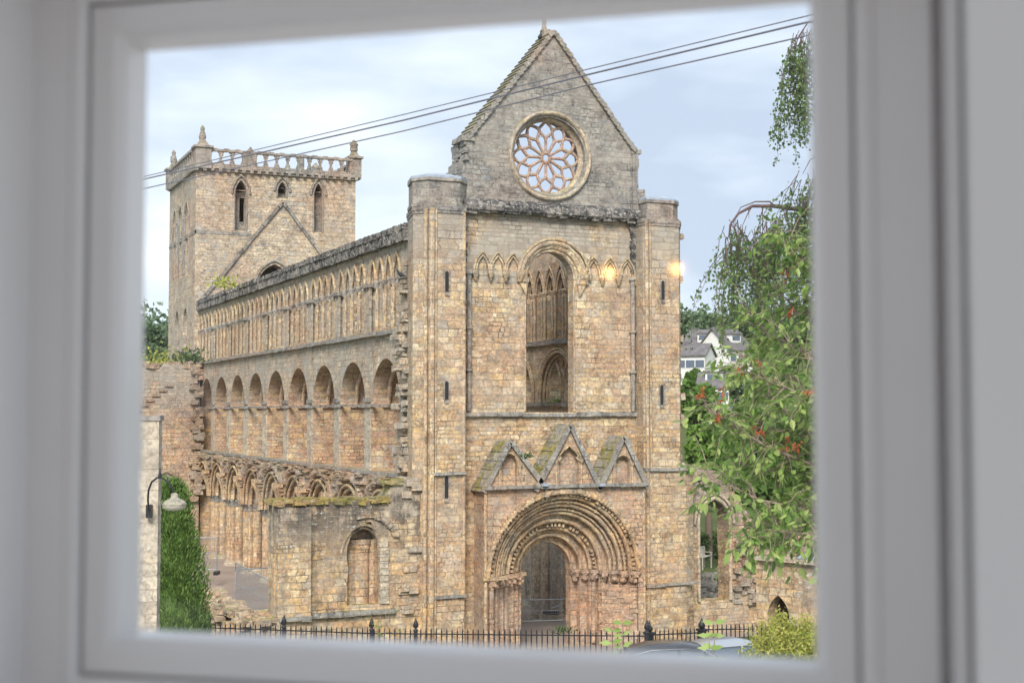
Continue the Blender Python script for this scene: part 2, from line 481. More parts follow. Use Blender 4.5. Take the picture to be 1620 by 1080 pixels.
# ---------------- west front wall (central bay)
wf = MB()
winc, winhw, wins = 6.49, 1.09, 14.5
outer = [(2.3, GZ), (10.75, GZ), (10.75, 17.25), (2.3, 17.25)]
doorhole = hole(6.56, 1.95, GZ-.0, 2.6, 1.95, 10); doorhole = [(p[0], p[1]+.02) if i in (0, len(doorhole)-1) else p for i, p in enumerate(doorhole)]
wallY(wf, [outer, hole(winc, winhw, 9.0, wins, 1.12, 8), doorhole], .7, 1.25)
front = obj('west_front_wall', wf, M_FRONT, abbey)

# upper strip: projecting weathered band under the gable
b = MB()
prof = [(.42, 17.02), (.30, 17.12), (.30, 17.30), (.42, 17.48), (.7, 17.62)]
for i in range(28):
    xa = 2.55+i*(10.6-2.55)/28; xb = xa+(10.6-2.55)/28
    d = random.uniform(-.04, .05)
    b.loft([[(xa, p[0]+d, p[1]+random.uniform(-.02, .02)) for p in prof], [(xb, p[0]+d, p[1]+random.uniform(-.02, .02)) for p in prof]])
    b.rock(((xa+xb)/2, .56, 17.22+random.uniform(-.05, .05)), (.34, .36, random.uniform(.3, .5)), .12)
obj('weathered_string_course', b, M_CRUST, front)

# string below the window and string over the portal
def string_course(parent, x0, x1, y, z, r=.09, mat=M_TRIM, depth=.16, name='string_course'):
    b = MB(); x = x0
    while x < x1:
        L = min(random.uniform(.5, 1.0), x1-x)
        b.rock((x+L/2, y-depth/2+.04+random.uniform(-.02, .02), z+random.uniform(-.015, .015)), (L*.995, depth+.1, r*2*random.uniform(.8, 1.1)), .06, 0)
        x += L
    return obj(name, b, mat, parent)
string_course(front, 2.5, 5.2, .7, 8.93)
string_course(front, 7.7, 10.6, .7, 8.93)
string_course(front, 5.2, 7.7, .7, 8.88, .07)

# window arch orders
def arc3(cx, r, zs, y, a0=0, a1=PI, n=22, rise=None):
    rise = rise or r
    return [(cx+r*math.cos(a), y, zs+rise*math.sin(a)) for a in [a1+(a0-a1)*i/n for i in range(n+1)]]
wa = MB()
for (r, y, t) in ((1.16, .72, .085), (1.30, .68, .10), (1.46, .62, .11), (1.63, .60, .075)):
    wa.tube(arc3(6.55+(r-1.1)*.22, r, wins-.02, y), t, 6)
for k in range(26):
    a = PI*(k+.5)/26
    wa.rock((6.58+1.40*math.cos(a), .66, wins+1.40*math.sin(a)), (.17, .16, .17), .25)
for (cx, r1, r2) in ((6.60, 1.10, 1.62),):
    for s in (-1, 1):
        wa.box(cx+s*r1-(0 if s > 0 else .5), cx+s*r1+(.5 if s > 0 else 0), .56, .8, wins-.20, wins-.02)
        wa.prismY([(cx+s*(r1+.02), wins-.2), (cx+s*(r1+.42), wins-.2), (cx+s*(r1+.12), wins-.75)][::s], .60, .78)
obj('window_arch', wa, M_CARVE, front)
fr = MB()
for s in (-1, 1):
    fr.tube([(winc+s*(winhw+.02), .70, 9.05), (winc+s*(winhw+.02), .70, wins-.2)], .05, 6)
obj_by('window_jamb_shaft', fr, M_JAMB, front, lambda c: c.x > winc)

# blind arcade of small pointed arches on corbels
def px_x(px, y=.7): return on(1, px, 420, y).x
ba = MB(); bn = MB()
for pc in (763, 787, 811, 938, 964, 991):
    cx = px_x(pc); hw = .27
    a = arcp(cx, hw, 14.72, .60, 6)
    ba.tube([(p[0], .64, p[1]) for p in a], .055, 5)
    a = arcp(cx, hw+.10, 14.72, .74, 6)
    ba.tube([(p[0], .62, p[1]) for p in a], .05, 5)
    bn.add([(p[0], .694, p[1]) for p in arcp(cx, hw, 14.72, .60, 6)], [tuple(range(len(arcp(cx, hw, 14.72, .60, 6))))])
for pc in (751, 775, 799, 823, 926, 951, 977, 1002):
    cx = px_x(pc)
    ba.lathe((cx, .60, 14.28), [(.02, 0), (.07, .05), (.08, .16), (.13, .26), (.15, .30), (.15, .42)], 8)
obj_by('blind_arcade', ba, M_JAMB, front, lambda c: c.x > 6.5)
obj_by('arcade_niche_back', bn, M_CARVE, front, lambda c: round(c.x, 1))

ch = MB()                                                     # mossy crust, its black also painting the dark recess of the re-entrant angles
for (xa, xb, za) in ((2.50, 2.74, 13.0), (10.28, 10.46, 14.2)):
    for i in range(70):
        z = za+(17.1-za)*random.random()**.7
        ch.rock((random.uniform(xa, xb), .66, z), (random.uniform(.08, .22), .12, random.uniform(.1, .3)), .3)
for o_ in obj_by('crusted_angle', ch, M_CRUST, front, lambda c: c.x > 6): o_['kind'] = 'stuff'
# corner shafts with ring bands
for px, nm in ((741, 0), (999, 1)):
    cx = px_x(px); s = MB()
    s.tube([(cx, .60, 9.05), (cx, .60, 14.6)], .10, 8)
    for z in (10.6, 12.3, 14.5):
        s.lathe((cx, .60, z), [(.11, 0), (.16, .04), (.16, .10), (.11, .14)], 8)
    obj('banded_shaft', s, M_TRIM, front)

# ---------------- gable
gb = MB()
ap = (6.66, 24.75); kl = (2.85, 20.0); kr = (10.45, 20.05)
gc = (6.52, 19.57)
ring = [(gc[0]+1.62*math.cos(2*PI*i/48), gc[1]+1.62*math.sin(2*PI*i/48)) for i in range(48)]
wallY(gb, [[(2.85, 17.25), (10.5, 17.25), (10.5, 19.9), kr, ap, kl], ring], .72, 1.7)
gable = obj('gable_wall', gb, M_GABLE, abbey)
cp = MB()                                                     # overlapping coping slabs
for (k0, k1, n) in ((kl, ap, 24), (kr, ap, 24)):
    dx, dz = k1[0]-k0[0], k1[1]-k0[1]
    L = math.hypot(dx, dz); ux, uz = dx/L, dz/L; nx, nz_ = (-uz, ux) if k0 is kl else (uz, -ux)
    ax = Vector((ux, 0, uz)); az = Vector((nx, 0, nz_)); ay = Vector((0, 1, 0))
    for i in range(n):
        a0 = L*i/n; a1 = L*(i+1)/n+.05
        t = Vector((k0[0], 0, k0[1]))+ax*a0
        tilt = (ax-az*.22).normalized(); az2 = ay.cross(tilt)
        if az2.dot(az) < 0: az2 = -az2
        r = random.uniform(-.03, .03)
        cp.obox(t+az*.10, tilt, ay, az2, 0, L/n*1.15, .60+r, 1.95+r, -.13, .06)
obj('gable_coping', cp, M_MOSS, gable)
fi = MB()
fi.box(6.50, 6.86, 1.3, 1.66, 24.7, 25.05)
fi.lathe((6.62, 1.5, 25.0), [(.17, 0), (.10, .15), (.09, .75), (.13, .8), (.13, .86), (.07, .95), (.10, 1.1), (.02, 1.35)], 8)
obj('finial', fi, M_TRIM, gable)
# kneelers and the stepped masonry at the shoulders
kn = MB()
kn.box(2.78, 3.05, .66, 2.0, 17.3, 20.0)
kn.box(2.74, 3.0, 1.2, 2.6, 17.3, 19.15)
for i in range(60):
    z = random.uniform(17.4, 19.9)
    yy = random.uniform(.8, 2.0 if z > 19.2 else 2.6)
    kn.rock((2.77, yy, z), (.16, random.uniform(.3, .55), .22), .15, 0)
kn.rock((2.85, 1.2, 20.02), (.5, 1.2, .2), .08, 0)
kn.box(10.36, 10.62, .66, 1.75, 17.3, 20.0)
kn.rock((10.55, 1.1, 20.05), (.45, .9, .18), .08, 0); kn.rock((10.75, 1.2, 17.95), (.5, .9, 1.1), .1, 0)
for i in range(26):
    kn.rock((10.6, random.uniform(.8, 1.6), random.uniform(17.5, 19.8)), (.14, .4, .22), .2, 0)
obj_by('kneeler', kn, M_GABLE, gable, lambda c: c.x > 6)

# rose window: ring, hub, spokes, cusped petals
rw = MB()
def ringband(mb, prof, n=64):
    rows = []
    for i in range(n+1):
        a = 2*PI*i/n
        rows.append([(gc[0]+r*math.cos(a), y, gc[1]+r*math.sin(a)) for (r, y) in prof])
    mb.loft(rows, True)
ringband(rw, [(1.62, 1.3), (1.5, 1.2), (1.47, 1.08)])
ringband(rw, [(1.47, 1.08), (1.52, .98), (1.62, .92), (1.66, .8), (1.70, .72), (1.70, .66)])
ringband(rw, [(1.70, .66), (1.74, .60), (1.80, .57), (1.86, .60), (1.89, .74)])
rimmat = stone('rose ring stone', BEIGE, warmz=None, bw=.3, bh=.5, grey=.6, dark=.15, mortar=.3)
rim = obj('rose_window', rw, rimmat, abbey)
rt = MB()
ty = 1.14
def P2(r, a): return (gc[0]+r*math.sin(a), ty, gc[1]+r*math.cos(a))
def barm(r): return r
hub = [P2(.20, 2*PI*i/20) for i in range(21)]
rt.tube(hub, .078, 6, False)
for k in range(12):
    a = 2*PI*k/12
    h = PI/12
    rt.tube([P2(.24, a), P2(.5, a), P2(.80, a)], [.068, .062, .075], 6)
    for s in (-1, 1):
        # petal head: from the spoke end curving out to the point between two spokes
        pts = []
        for i in range(7):
            t = i/6
            r = .80+.34*t**.8; aa = a+s*h*math.sin(t*PI/2)**1.0
            pts.append(P2(r, aa))
        rt.tube(pts, .066, 6, False)
        rt.tube([P2(.95, a+s*h*.62), P2(.88, a+s*h*.86)], [.04, .015], 5)
        # outer tier: from that point out to the ring over the spoke
        ao = a+h
        pts = []
        for i in range(7):
            t = i/6
            r = 1.12+.36*t; aa = ao+s*h*(1-math.cos(t*PI/2))*.92
            pts.append(P2(r, aa))
        rt.tube(pts, .066, 6, False)
        rt.tube([P2(1.27, ao+s*h*.18), P2(1.34, ao-s*h*.02+s*.02)], [.045, .012], 5)
    rt.tube([P2(1.08, a+h), P2(1.2, a+h)], [.07, .06], 6)
obj('tracery', rt, M_PINKT, rim)

# ---------------- stair turrets
def turret(fp, fpt, z1, z2, roofz, name, shafts, slits, lowwide=None):
    t = MB(); t.prism(fp, GZ, z1)
    if lowwide: t.prism(lowwide[0], GZ, lowwide[1])
    o = obj(name, t, M_TURRET, abbey)
    u = MB(); u.prism(fpt, z1, z2)
    obj('turret_drum', u, M_GABLE, o)
    cxx = sum(p[0] for p in fpt)/len(fpt); cyy = sum(p[1] for p in fpt)/len(fpt)
    c = MB()
    def sc(fp_, k): return [(cxx+(p[0]-cxx)*k, cyy+(p[1]-cyy)*k) for p in fp_]
    c.prism(sc(fp, 1.05), z1-.10, z1+.06); c.prism(sc(fp, 1.03), z1-.22, z1-.10); c.prism(sc(fpt, 1.05), z1+.06, z1+.2)
    c.prism(sc(fpt, 1.05), z2-.12, z2)
    obj('turret_cornice', c, M_TRIM, o)
    r = MB(); n = len(fpt)
    base = [(p[0], p[1], z2) for p in sc(fpt, 1.05)]; b2_ = [(p[0], p[1], z2+.08) for p in sc(fpt, 1.05)]; top = [(p[0], p[1], roofz) for p in sc(fpt, .55)]
    r.add(base+b2_+top, [(i, (i+1)%n, n+(i+1)%n, n+i) for i in range(n)]+[(n+i, n+(i+1)%n, 2*n+(i+1)%n, 2*n+i) for i in range(n)]+[tuple(range(2*n, 3*n)), tuple(range(n))[::-1]])
    obj('lead_cap', r, M_LEAD, o)
    s = MB()
    for (x, y, rr, za, zb) in shafts: s.tube([(x, y, za), (x, y, zb)], rr, 8)
    [obj_by('corner_shaft', s, M_JAMB, o, lambda c: min(range(len(shafts)), key=lambda i: abs(c.x-shafts[i][0])+abs(c.y-shafts[i][1])))]
    for (x, za, zb) in slits:
        q = MB(); q.add([(x-.075, -.006, za), (x+.075, -.006, za), (x+.075, -.006, zb-.08), (x, -.006, zb), (x-.075, -.006, zb-.08)], [(0,1,2,3,4)])
        sl = obj('slit_window', q, M_DARKIN, o)
        q = MB(); q.box(x-.09, x+.09, -.05, .0, za-.14, za-.005)
        for sx in (-1, 1): q.box(x+sx*.12-.035, x+sx*.12+.035, -.014, .0, za, zb+.02)
        obj('sill', q, M_TRIM, sl)
    return o
def zpx(px, py, y=0): return on(1, px, py, y).z
fpL = [(1.06, 0), (2.46, 0), (2.46, 1.0), (2.9, 1.3), (2.9, 2.7), (1.0, 2.7), (.55, .75)]
fpLt = [(.98, .12), (2.30, .12), (2.95, .9), (2.95, 2.4), (1.2, 2.6), (.8, 2.0), (.52, .75)]
lx = on(1, 707, 500, 0).x
turL = turret(fpL, fpLt, 17.05, 18.25, 18.5, 'north_stair_turret',
    [(1.06, -.03, .12, .2, 17.0), (.86, .14, .10, .2, 17.0), (1.24, -.01, .05, .2, 17.0), (2.44, .02, .07, 1.9, 17.0)],
    [(lx, zpx(707, 462), zpx(707, 428)), (lx, zpx(707, 632), zpx(707, 602)), (lx, zpx(707, 788), zpx(707, 752))])
fpR = [(10.46, 0), (12.2, 0), (12.55, .5), (12.55, 2.7), (10.4, 2.7), (10.46, .8)]
fpRt = [(10.72, .12), (12.0, .12), (12.5, .6), (12.5, 2.5), (10.7, 2.5), (10.7, .7)]
rx = on(1, 1049, 500, 0).x
turR = turret(fpR, fpRt, 17.05, 17.95, 18.2, 'south_stair_turret',
    [(10.62, -.04, .09, .2, 17.0), (10.80, -.02, .05, .2, 17.0)],
    [(rx, zpx(1049, 474), zpx(1049, 443)), (rx-.08, zpx(1045, 640), zpx(1045, 608)), (rx-.08, zpx(1044, 790), zpx(1044, 758))],
    ([(10.46, -.06), (12.45, -.06), (13.0, .3), (13.0, 2.7), (10.46, 2.7)], 6.55))
for (x0, x1, o) in ((.95, 2.5, turL), (10.46, 13.0, turR)):
    for z in (6.62, 1.85):
        string_course(o, x0, x1, -.02 if x0 < 5 else -.08, z, .06, M_TRIM, .08)
# broken masonry teeth on the outer corners
tt = MB()
for i in range(46):
    z = random.uniform(0.5, 16.8)
    tt.rock((12.5+random.uniform(-.06, .10), random.uniform(.45, 1.2), z), (random.uniform(.15, .4), .5, random.uniform(.18, .34)), .2)
o_ = obj('broken_quoin', tt, M_NAVE, turR); o_['kind'] = 'stuff'
# square paler patches of replaced ashlar on the north turret
pt = MB()
for (r, xs) in enumerate([(.62, .92), (.35, .75), (.55, .9), (.45, .95), (.60, .9), (.48, .97)]):
    z = 3.62-r*.27
    pt.box(1.06+xs[0]+.02, 1.06+xs[1]+.0, -.012, .05, z, z+.25)
    if r in (1, 2, 3): pt.box(1.06+xs[1]+.015, 1.06+xs[1]+.35, -.010, .05, z-.0, z+.22)
obj('repaired_ashlar', pt, stone('repair stone', warmz=None, pal=[(.58,.46,.30), (.50,.42,.34), (.62,.50,.34), (.46,.38,.33), (.58,.47,.30), (.50,.40,.30), (.6,.5,.36), (.52,.44,.36)], bw=5, bh=5, grey=.1, dark=.02, mortar=0), turL)

# ---------------- portal
pc, pz = 6.58, 2.55
por = MB()
PX0, PX1, PZ1 = 3.14, 10.17, 5.98
Ro = 3.33
wallY(por, [[(PX0, GZ), (pc-Ro, GZ), (pc-Ro, pz)]+arcp(pc, Ro, pz, Ro, 14)[1:-1]+[(pc+Ro, pz), (pc+Ro, GZ), (PX1, GZ), (PX1, PZ1), (PX0, PZ1)]], -.5, -.12)
por.box(PX0, PX0+.3, -.12, .7, GZ, PZ1); por.box(PX1-.3, PX1, -.12, .7, GZ, PZ1); por.box(PX0, PX1, -.12, .7, PZ1-.08, PZ1)
portal = obj('portal', por, M_PORTAL, abbey)
string_course(portal, PX0-.08, PX1+.12, -.5, 6.06, .075, M_TRIM, .2)
# stepped round-arched orders: profile runs from the front edge to the door
steps0 = [(3.15, -.5), (3.15, -.34), (2.86, -.34), (2.86, -.06), (2.56, -.06), (2.56, .22), (2.26, .22), (2.26, .48), (1.96, .48), (1.96, .74), (1.66, .74), (1.66, .98), (1.38, .98), (1.38, 1.3), (1.12, 1.3), (1.12, 1.75)]
def gro(r): return r+.15*max(0, min(1, (r-1.2)/1.6))
steps = [(gro(r), y) for (r, y) in steps0]
ao = MB(); n = 40
rows = []
for i in range(n+1):
    a = PI*i/n
    rows.append([(pc+r*math.cos(a), y, pz+r*math.sin(a)) for (r, y) in steps])
ao.loft(rows)
for (r, y, t) in ((3.16, -.52, .10), (2.90, -.33, .09), (2.60, -.05, .10), (2.30, .23, .09), (2.0, .49, .10), (1.70, .75, .08), (1.42, .99, .08), (2.72, -.22, .05), (2.42, .08, .05)):
    ao.tube(arc3(pc, gro(r), pz, y, n=36), t, 6)
ao.tube(arc3(pc, 3.36, pz-.12, -.56, -.0, PI, 40), .06, 6)
obj('arch_moulding', ao, M_CARVE, portal)
dv = MB()                                                     # carved voussoir ornament
for (r, y, m, sx, sz) in ((3.02, -.42, 56, .13, .18), (2.74, -.14, 48, .10, .20), (2.43, .14, 44, .12, .15), (1.82, .62, 34, .10, .16)):
    for k in range(m):
        a = PI*(k+.5)/m
        if random.random() < .10: continue
        c = Vector((pc+gro(r)*math.cos(a), y, pz+gro(r)*math.sin(a)))
        ax = Vector((math.cos(a), 0, math.sin(a))); at = Vector((-math.sin(a), 0, math.cos(a)))
        w = sx*random.uniform(.35, .5); h_ = sz*random.uniform(.6, .9)
        dv.obox(c, at, Vector((0, 1, 0)), ax, -w, w, -random.uniform(.03, .12), .1, -h_*.5, h_*.5)
o_ = obj('carved_voussoirs', dv, M_CARVE, portal); o_['kind'] = 'stuff'
# broken hood fragments
hd = MB()
for k in range(64):
    a = PI*(k+.5)/64
    if a < .35 and random.random() < .5: continue
    hd.rock((pc+3.37*math.cos(a), -.56, pz-.04+3.37*math.sin(a)), (.18, random.uniform(.08, .2), .18), .35)
obj('hood_mould', hd, M_CARVE, portal)
# splayed jambs
jb = MB()
for s in (-1, 1):
    rows = []
    for z in (GZ, pz): rows.append([(pc+s*r, y, z) for (r, y) in steps])
    jb.loft(rows)
for i in range(90):
    s = random.choice((-1, 1)); k = random.randrange(0, len(steps)//2-1)
    r, y = steps[2*k+1]
    jb.rock((pc+s*(r-.12), y+.05, random.uniform(-.4, 2.2)), (random.uniform(.12, .3), random.uniform(.06, .2), random.uniform(.15, .35)), .25)
pj = MB()                                                     # patched flat masonry over the right jamb
pj.add([(pc+3.27, -.47, GZ), (pc+2.10, .40, GZ), (pc+2.10, .40, 1.95), (pc+3.27, -.47, 1.95), (pc+3.27, .3, GZ), (pc+3.27, .3, 1.95)], [(0, 1, 2, 3), (3, 2, 5)])
for i in range(60):
    t = random.random(); pj.rock((pc+3.24-1.14*t, -.45+.87*t, random.uniform(-.4, 1.9)), (random.uniform(.2, .4), .09, random.uniform(.14, .24)), .12, math.atan2(-.87, 1.1))
obj('patched_masonry', pj, M_PORTAL, portal)
obj_by('splayed_jamb', jb, M_PORTAL, portal, lambda c: c.x > pc)
for s in (-1, 1):
    sh = MB()
    for k, (r, y) in enumerate([(2.98, -.40), (2.70, -.13), (2.41, .15), (2.11, .41), (1.81, .67)]):
        x = pc+s*gro(r)
        if (s < 0 and k in (0, 1, 3)) or (s > 0 and k in (3, 4)):
            sh.tube([(x, y, GZ+.1), (x, y, 2.05)], .10, 8)
    obj_by('jamb_shaft', sh, M_PORTAL, portal, lambda c: round(abs(c.x-pc)/.3))
    cpn = MB()
    for k, (r, y) in enumerate([(2.98, -.40), (2.70, -.13), (2.41, .15), (2.11, .41), (1.81, .67), (1.53, .92), (1.25, 1.15)]):
        x = pc+s*gro(r)
        cpn.lathe((x, y, 2.05), [(.09, 0), (.15, .08), (.13, .14), (.17, .22), (.21, .34), (.14, .36)], 9)
        cpn.rock((x, y, 2.46), (.42, .42, .14), .1)
        for q in range(4):
            cpn.rock((x+random.uniform(-.15, .15), y+random.uniform(-.18, -.05), 2.25+random.uniform(-.12, .12)), (.13, .12, .14), .35)
    obj('capital', cpn, stone('capital stone', PINK, bw=.5, bh=.4, grey=.3, dark=.35, mortar=.1, bumpd=.06), portal)
# long thin nook shafts at the portal's outer corners
ns = MB()
ns.tube([(PX1+.02, -.5, GZ), (PX1+.02, -.5, 5.95)], .055, 6)
ns.tube([(3.42, -.53, 3.6), (3.42, -.53, 5.2)], .03, 6); ns.tube([(PX0, -.52, GZ), (PX0, -.52, 5.9)], .07, 8)
ns.rock((3.5, -.55, 2.52), (1.0, .2, .12), .05, 0)
obj_by('nook_shaft', ns, M_JAMB, portal, lambda c: c.x > pc)

# gablets
def gablet(pxa, pya, pxl, pxr, niche):
    a = on(1, pxa, pya, -.5); l = on(1, pxl, 765, -.5); r = on(1, pxr, 765, -.5)
    zb = PZ1; g = MB()
    cx = a.x
    nh = niche[0]; zt = zb+.12
    if niche[3]:   # trefoil head
        hp = [(cx-nh, zt), (cx-nh, zt+niche[1]), (cx-nh*.75, zt+niche[1]+.12), (cx-nh*.95, zt+niche[1]+.22), (cx-nh*.55, zt+niche[1]+.42), (cx-.12, zt+niche[1]+.5), (cx, zt+niche[1]+.62), (cx+.12, zt+niche[1]+.5), (cx+nh*.55, zt+niche[1]+.42), (cx+nh*.95, zt+niche[1]+.22), (cx+nh*.75, zt+niche[1]+.12), (cx+nh, zt+niche[1]), (cx+nh, zt)]
    else: hp = hole(cx, nh, zt, zt+niche[1], niche[2], 5)
    wallY(g, [[(l.x, zb), (r.x, zb), (a.x, a.z)], hp], -.5, -.26)
    g.prismY([(l.x+.1, zb), (r.x-.1, zb), (a.x, a.z-.2)], -.26, .7)
    gg = obj('gablet', g, M_PORTAL, portal)
    c = MB(); y0 = -.60; y1 = .74
    for (e, s) in ((l, -1), (r, 1)):
        d = Vector((a.x-e.x, 0, a.z-e.z)); L = d.length; d.normalize(); nrm = Vector((d.z*s, 0, -d.x*s))
        if nrm.z < 0: nrm = -nrm
        o = Vector((e.x, 0, zb))
        c.obox(o, d, Vector((0, 1, 0)), nrm, -.14, L+.06, y0, y1, .0, .10)
        c.obox(o, d, Vector((0, 1, 0)), nrm, -.14, L+.04, y0-.05, y0+.10, -.05, .15)
        for i in range(int(L/.4)):
            c.obox(o, d, Vector((0, 1, 0)), nrm, i*.4+.02, i*.4+.39, y0+.12, y1, .10, .115+random.uniform(0, .02))
    obj('gablet_roof', c, M_MOSS, gg)
    k = MB()
    for s in (-1, 1):
        k.tube([(cx+s*(nh+.10), -.52, zt), (cx+s*(nh+.10), -.52, zt+niche[1]-.1)], .045, 6)
        k.lathe((cx+s*(nh+.10), -.52, zt+niche[1]-.12), [(.05, 0), (.11, .12), (.11, .18)], 7)
    if niche[3]: k.tube([(p[0]*1.0, -.52, p[1]) for p in hp[1:-1]], .045, 5)
    else: k.tube([(p[0], -.52, p[1]) for p in arcp(cx, nh+.06, zt+niche[1], niche[2]+.06, 5)], .045, 5)
    obj('niche_surround', k, M_JAMB, gg)
gablet(806, 693, 768, 860, (.34, .80, .45, 0))
gablet(900, 669, 850, 945, (.46, .95, .5, 1))
gablet(985, 689, 950, 1020, (.33, .80, .30, 0))
ls = MB()
for px in (857, 947):
    p = on(1, px, 768, -.5)
    ls.rock((p.x+.02, -.66, p.z+.05), (.26, .32, .1), .1)
obj_by('lead_gutter', ls, M_LEAD, portal, lambda c: c.x > 6.7)

# ---------------- nave walls
def arch_outline(y0, y1, zbot, ztop, hw, rise):
    pts = [(y0, ztop), (y0, zbot)]
    for k in range(9):
        c = (YB[k]+YB[k+1])/2
        pts += arcp(c, hw, zbot, rise, 8)
    pts += [(y1, zbot), (y1, ztop)]
    return pts
ZC, ZT, ZS, ZW = 3.55, 6.42, 12.38, 16.5
nv = MB()
loops = [arch_outline(2.65, YT, ZC, ZW, 1.85, 1.95)]
for k in range(9):
    c = (YB[k]+YB[k+1])/2+.05
    loops.append(hole(c, 1.94, ZT+.02, 9.3, 2.0, 9))
wallX(nv, loops, X0+.8, X0+1.6)
nave = obj('nave_wall', nv, M_RED, abbey)
fc = MB()                                                     # outer grey facing skin
loops = [arch_outline(2.65, YT, ZC, ZW, 1.85, 1.95)]
for k in range(9):
    c = (YB[k]+YB[k+1])/2+.05
    loops.append(hole(c, 1.94, ZT+.02, 9.3, 2.0, 9))
    for j in range(4):
        cc = YB[k]+.35+(j+.5)*(4.8-.45)/4
        loops.append(hole(cc, .44, ZS+.1, 14.6, 1.0, 6))
wallX(fc, loops, X0, X0+.8)
facing = obj('nave_facing', fc, M_NAVE, abbey)
# triforium jambs inside are reddish: reveal linings a few mm proud
rv = MB()
for k in range(9):
    c = (YB[k]+YB[k+1])/2+.05
    a = hole(c, 1.935, ZT+.025, 9.3, 1.995, 9)
    rv.loft([[(X0+.04, p[0], p[1]) for p in a], [(X0+1.54, p[0], p[1]) for p in a]])
    # inner order: a roll shaft and arch within the opening
    rv.tube([(X0+.75, c-1.80, ZT), (X0+.75, c-1.80, 9.25)], .13, 8)
    rv.tube([(X0+.75, p[0], p[1]) for p in arcp(c, 1.80, 9.3, 1.87, 8)], .11, 6)
    rv.box(X0+.5, X0+1.5, c+1.80, c+1.937, 9.22, 9.36)
bay = lambda c: max(0, min(8, int((c.y-YB[0])/4.8)))
nearb = lambda c: min(range(10), key=lambda k: abs(YB[k]-c.y))
obj_by('gallery_reveal', rv, M_RED, facing, bay)
im = MB()
for k in range(10):
    yb = YB[k]+.05
    if k < 9:
        pass
    # impost blocks on each pier face
    im.rock((X0-.05, yb, 9.30), (.22, 1.0, .16), .05, 0)
    im.rock((X0-.02, yb, 9.55), (.16, .8, .2), .1, 0)
obj_by('gallery_impost', im, M_TRIM, facing, nearb)
# pale vertical pier strips
ps = MB()
for k in range(10):
    yb = YB[k]+.05
    ps.box(X0-.05, X0+.02, yb-.42, yb+.42, ZT, 9.22)
obj_by('gallery_pier', ps, M_PALE, facing, nearb)

# strings
def string_x(x, y0, y1, z, r, d, mat, parent, name='string_course', jit=.03):
    b = MB(); y = y0
    while y < y1:
        L = min(random.uniform(.5, 1.1), y1-y)
        b.rock((x-d/2+.05, y+L/2, z+random.uniform(-jit, jit)*.5), (d+.1, L*.99, r*2*random.uniform(.85, 1.1)), .07, 0)
        y += L
    return obj(name, b, mat, parent)
string_x(X0, 2.7, YT, ZS, .09, .22, M_TRIM, facing)
string_x(X0, 3.0, YT, ZT-.05, .07, .14, M_TRIM, facing)
string_x(X0, 2.7, YT, 9.30, .05, .04, M_TRIM, facing)
for i in range(0): pass
ck = MB()                                                     # clerestory columns
cm = MB(); cc_ = MB(); bp = MB()
for k in range(9):
    y0 = YB[k]+.35; w = (4.8-.45)/4
    bp.box(X0-.10, X0+.0, YB[k]-.38, YB[k]+.22, ZS+.08, 14.5)
    cm.rock((X0-.04, YB[k]-.08, 14.58), (.34, .72, .16), .05, 0)
    for j in range(5):
        yy = y0+j*w
        for (dx, dy, r) in ((-.02, -.09, .075), (-.02, .09, .075)):
            ck.tube([(X0+dx, yy+dy, ZS+.1), (X0+dx, yy+dy, 14.42)], r, 6)
        ck.rock((X0, yy, ZS+.15), (.2, .34, .12), .05, 0)
        cm.lathe((X0-.04, yy, 14.36), [(.10, 0), (.13, .06), (.12, .12), (.17, .24), (.17, .32), (.1, .34)], 7)
    for j in range(4):
        c = y0+(j+.5)*w
        for (hw, ri, xx, t) in ((.46, 1.02, X0-.05, .075), (.39, .92, X0+.22, .05), (.37, .88, X0+.5, .04)):
            cc_.tube([(xx, p[0], p[1]) for p in arcp(c, hw, 14.66, ri, 6)], t, 5)
colb = lambda c: int((c.y-.15-YB[0])/4.8)
colk = lambda c: (colb(c), round((c.y-YB[max(0, min(8, colb(c)))]-.35)/1.0875))
obj_by('clerestory_column', ck, M_JAMB, facing, colk)
obj_by('clerestory_capital', cm, M_TRIM, facing, colk)
obj_by('clerestory_arch', cc_, M_JAMB, facing, bay)
obj_by('clerestory_buttress', bp, M_NAVE, facing, nearb)
# corbel table and overgrown wall head
ct = MB(); y = 2.6
while y < YT:
    z = 16.42
    ct.rock((X0-.12, y, z-.18), (.36, .20, .42), .15, 0)
    if random.random() < .9: ct.rock((X0-.14, y+.1, z+.16), (.42, .3, .24), .2)
    ct.rock((X0+random.uniform(.0, 1.2), y, z+.25), (.5, .45, random.uniform(.12, .3)), .3)
    y += .31
ct.box(X0-.22, X0+1.6, 2.6, YT, 16.40, 16.68)
obj('corbel_table', ct, M_CRUST, facing)

# springers and broken vault of the lost aisle
def arcz(y, hw, zs, rise, k):
    c = (YB[k]+YB[k+1])/2; d = abs(y-c)
    if d >= hw: return zs
    R = (hw*hw+rise*rise)/(2*hw)
    return zs+math.sqrt(max(0, R*R-(d+R-hw)**2))
sv = MB(); rows = []
ny = 260
for i in range(ny+1):
    y = 2.9+(YT-2.9)*i/ny
    k = min(8, max(0, int((y-YB[0])/4.8)))
    zl = arcz(y, 2.22, ZC-.1, 2.5, k) if YB[0] <= y <= YB[9] else ZC
    zl = min(zl, 5.85)
    yb = min(YB, key=lambda q: abs(q-y)); dd = min(1, abs(y-yb)/2.2)
    row = []
    for j in range(9):
        t = j/8; z = zl+(6.36-zl)*t
        bul = (.04+.26*math.sin(PI*min(1, t*1.1+.05))**.8)*(.8+.3*dd)
        if t < .01: bul = .04
        nn = noise.fractal(Vector((y*1.1, z*2.2, 3)), 1, 2, 4)*.13
        row.append((X0-.03-max(0.02, bul+nn*(.2+t*(1-t)*3)), y, z+nn*.3*(1 if 0 < j else 0)))
    rows.append(row)
sv.loft(rows)
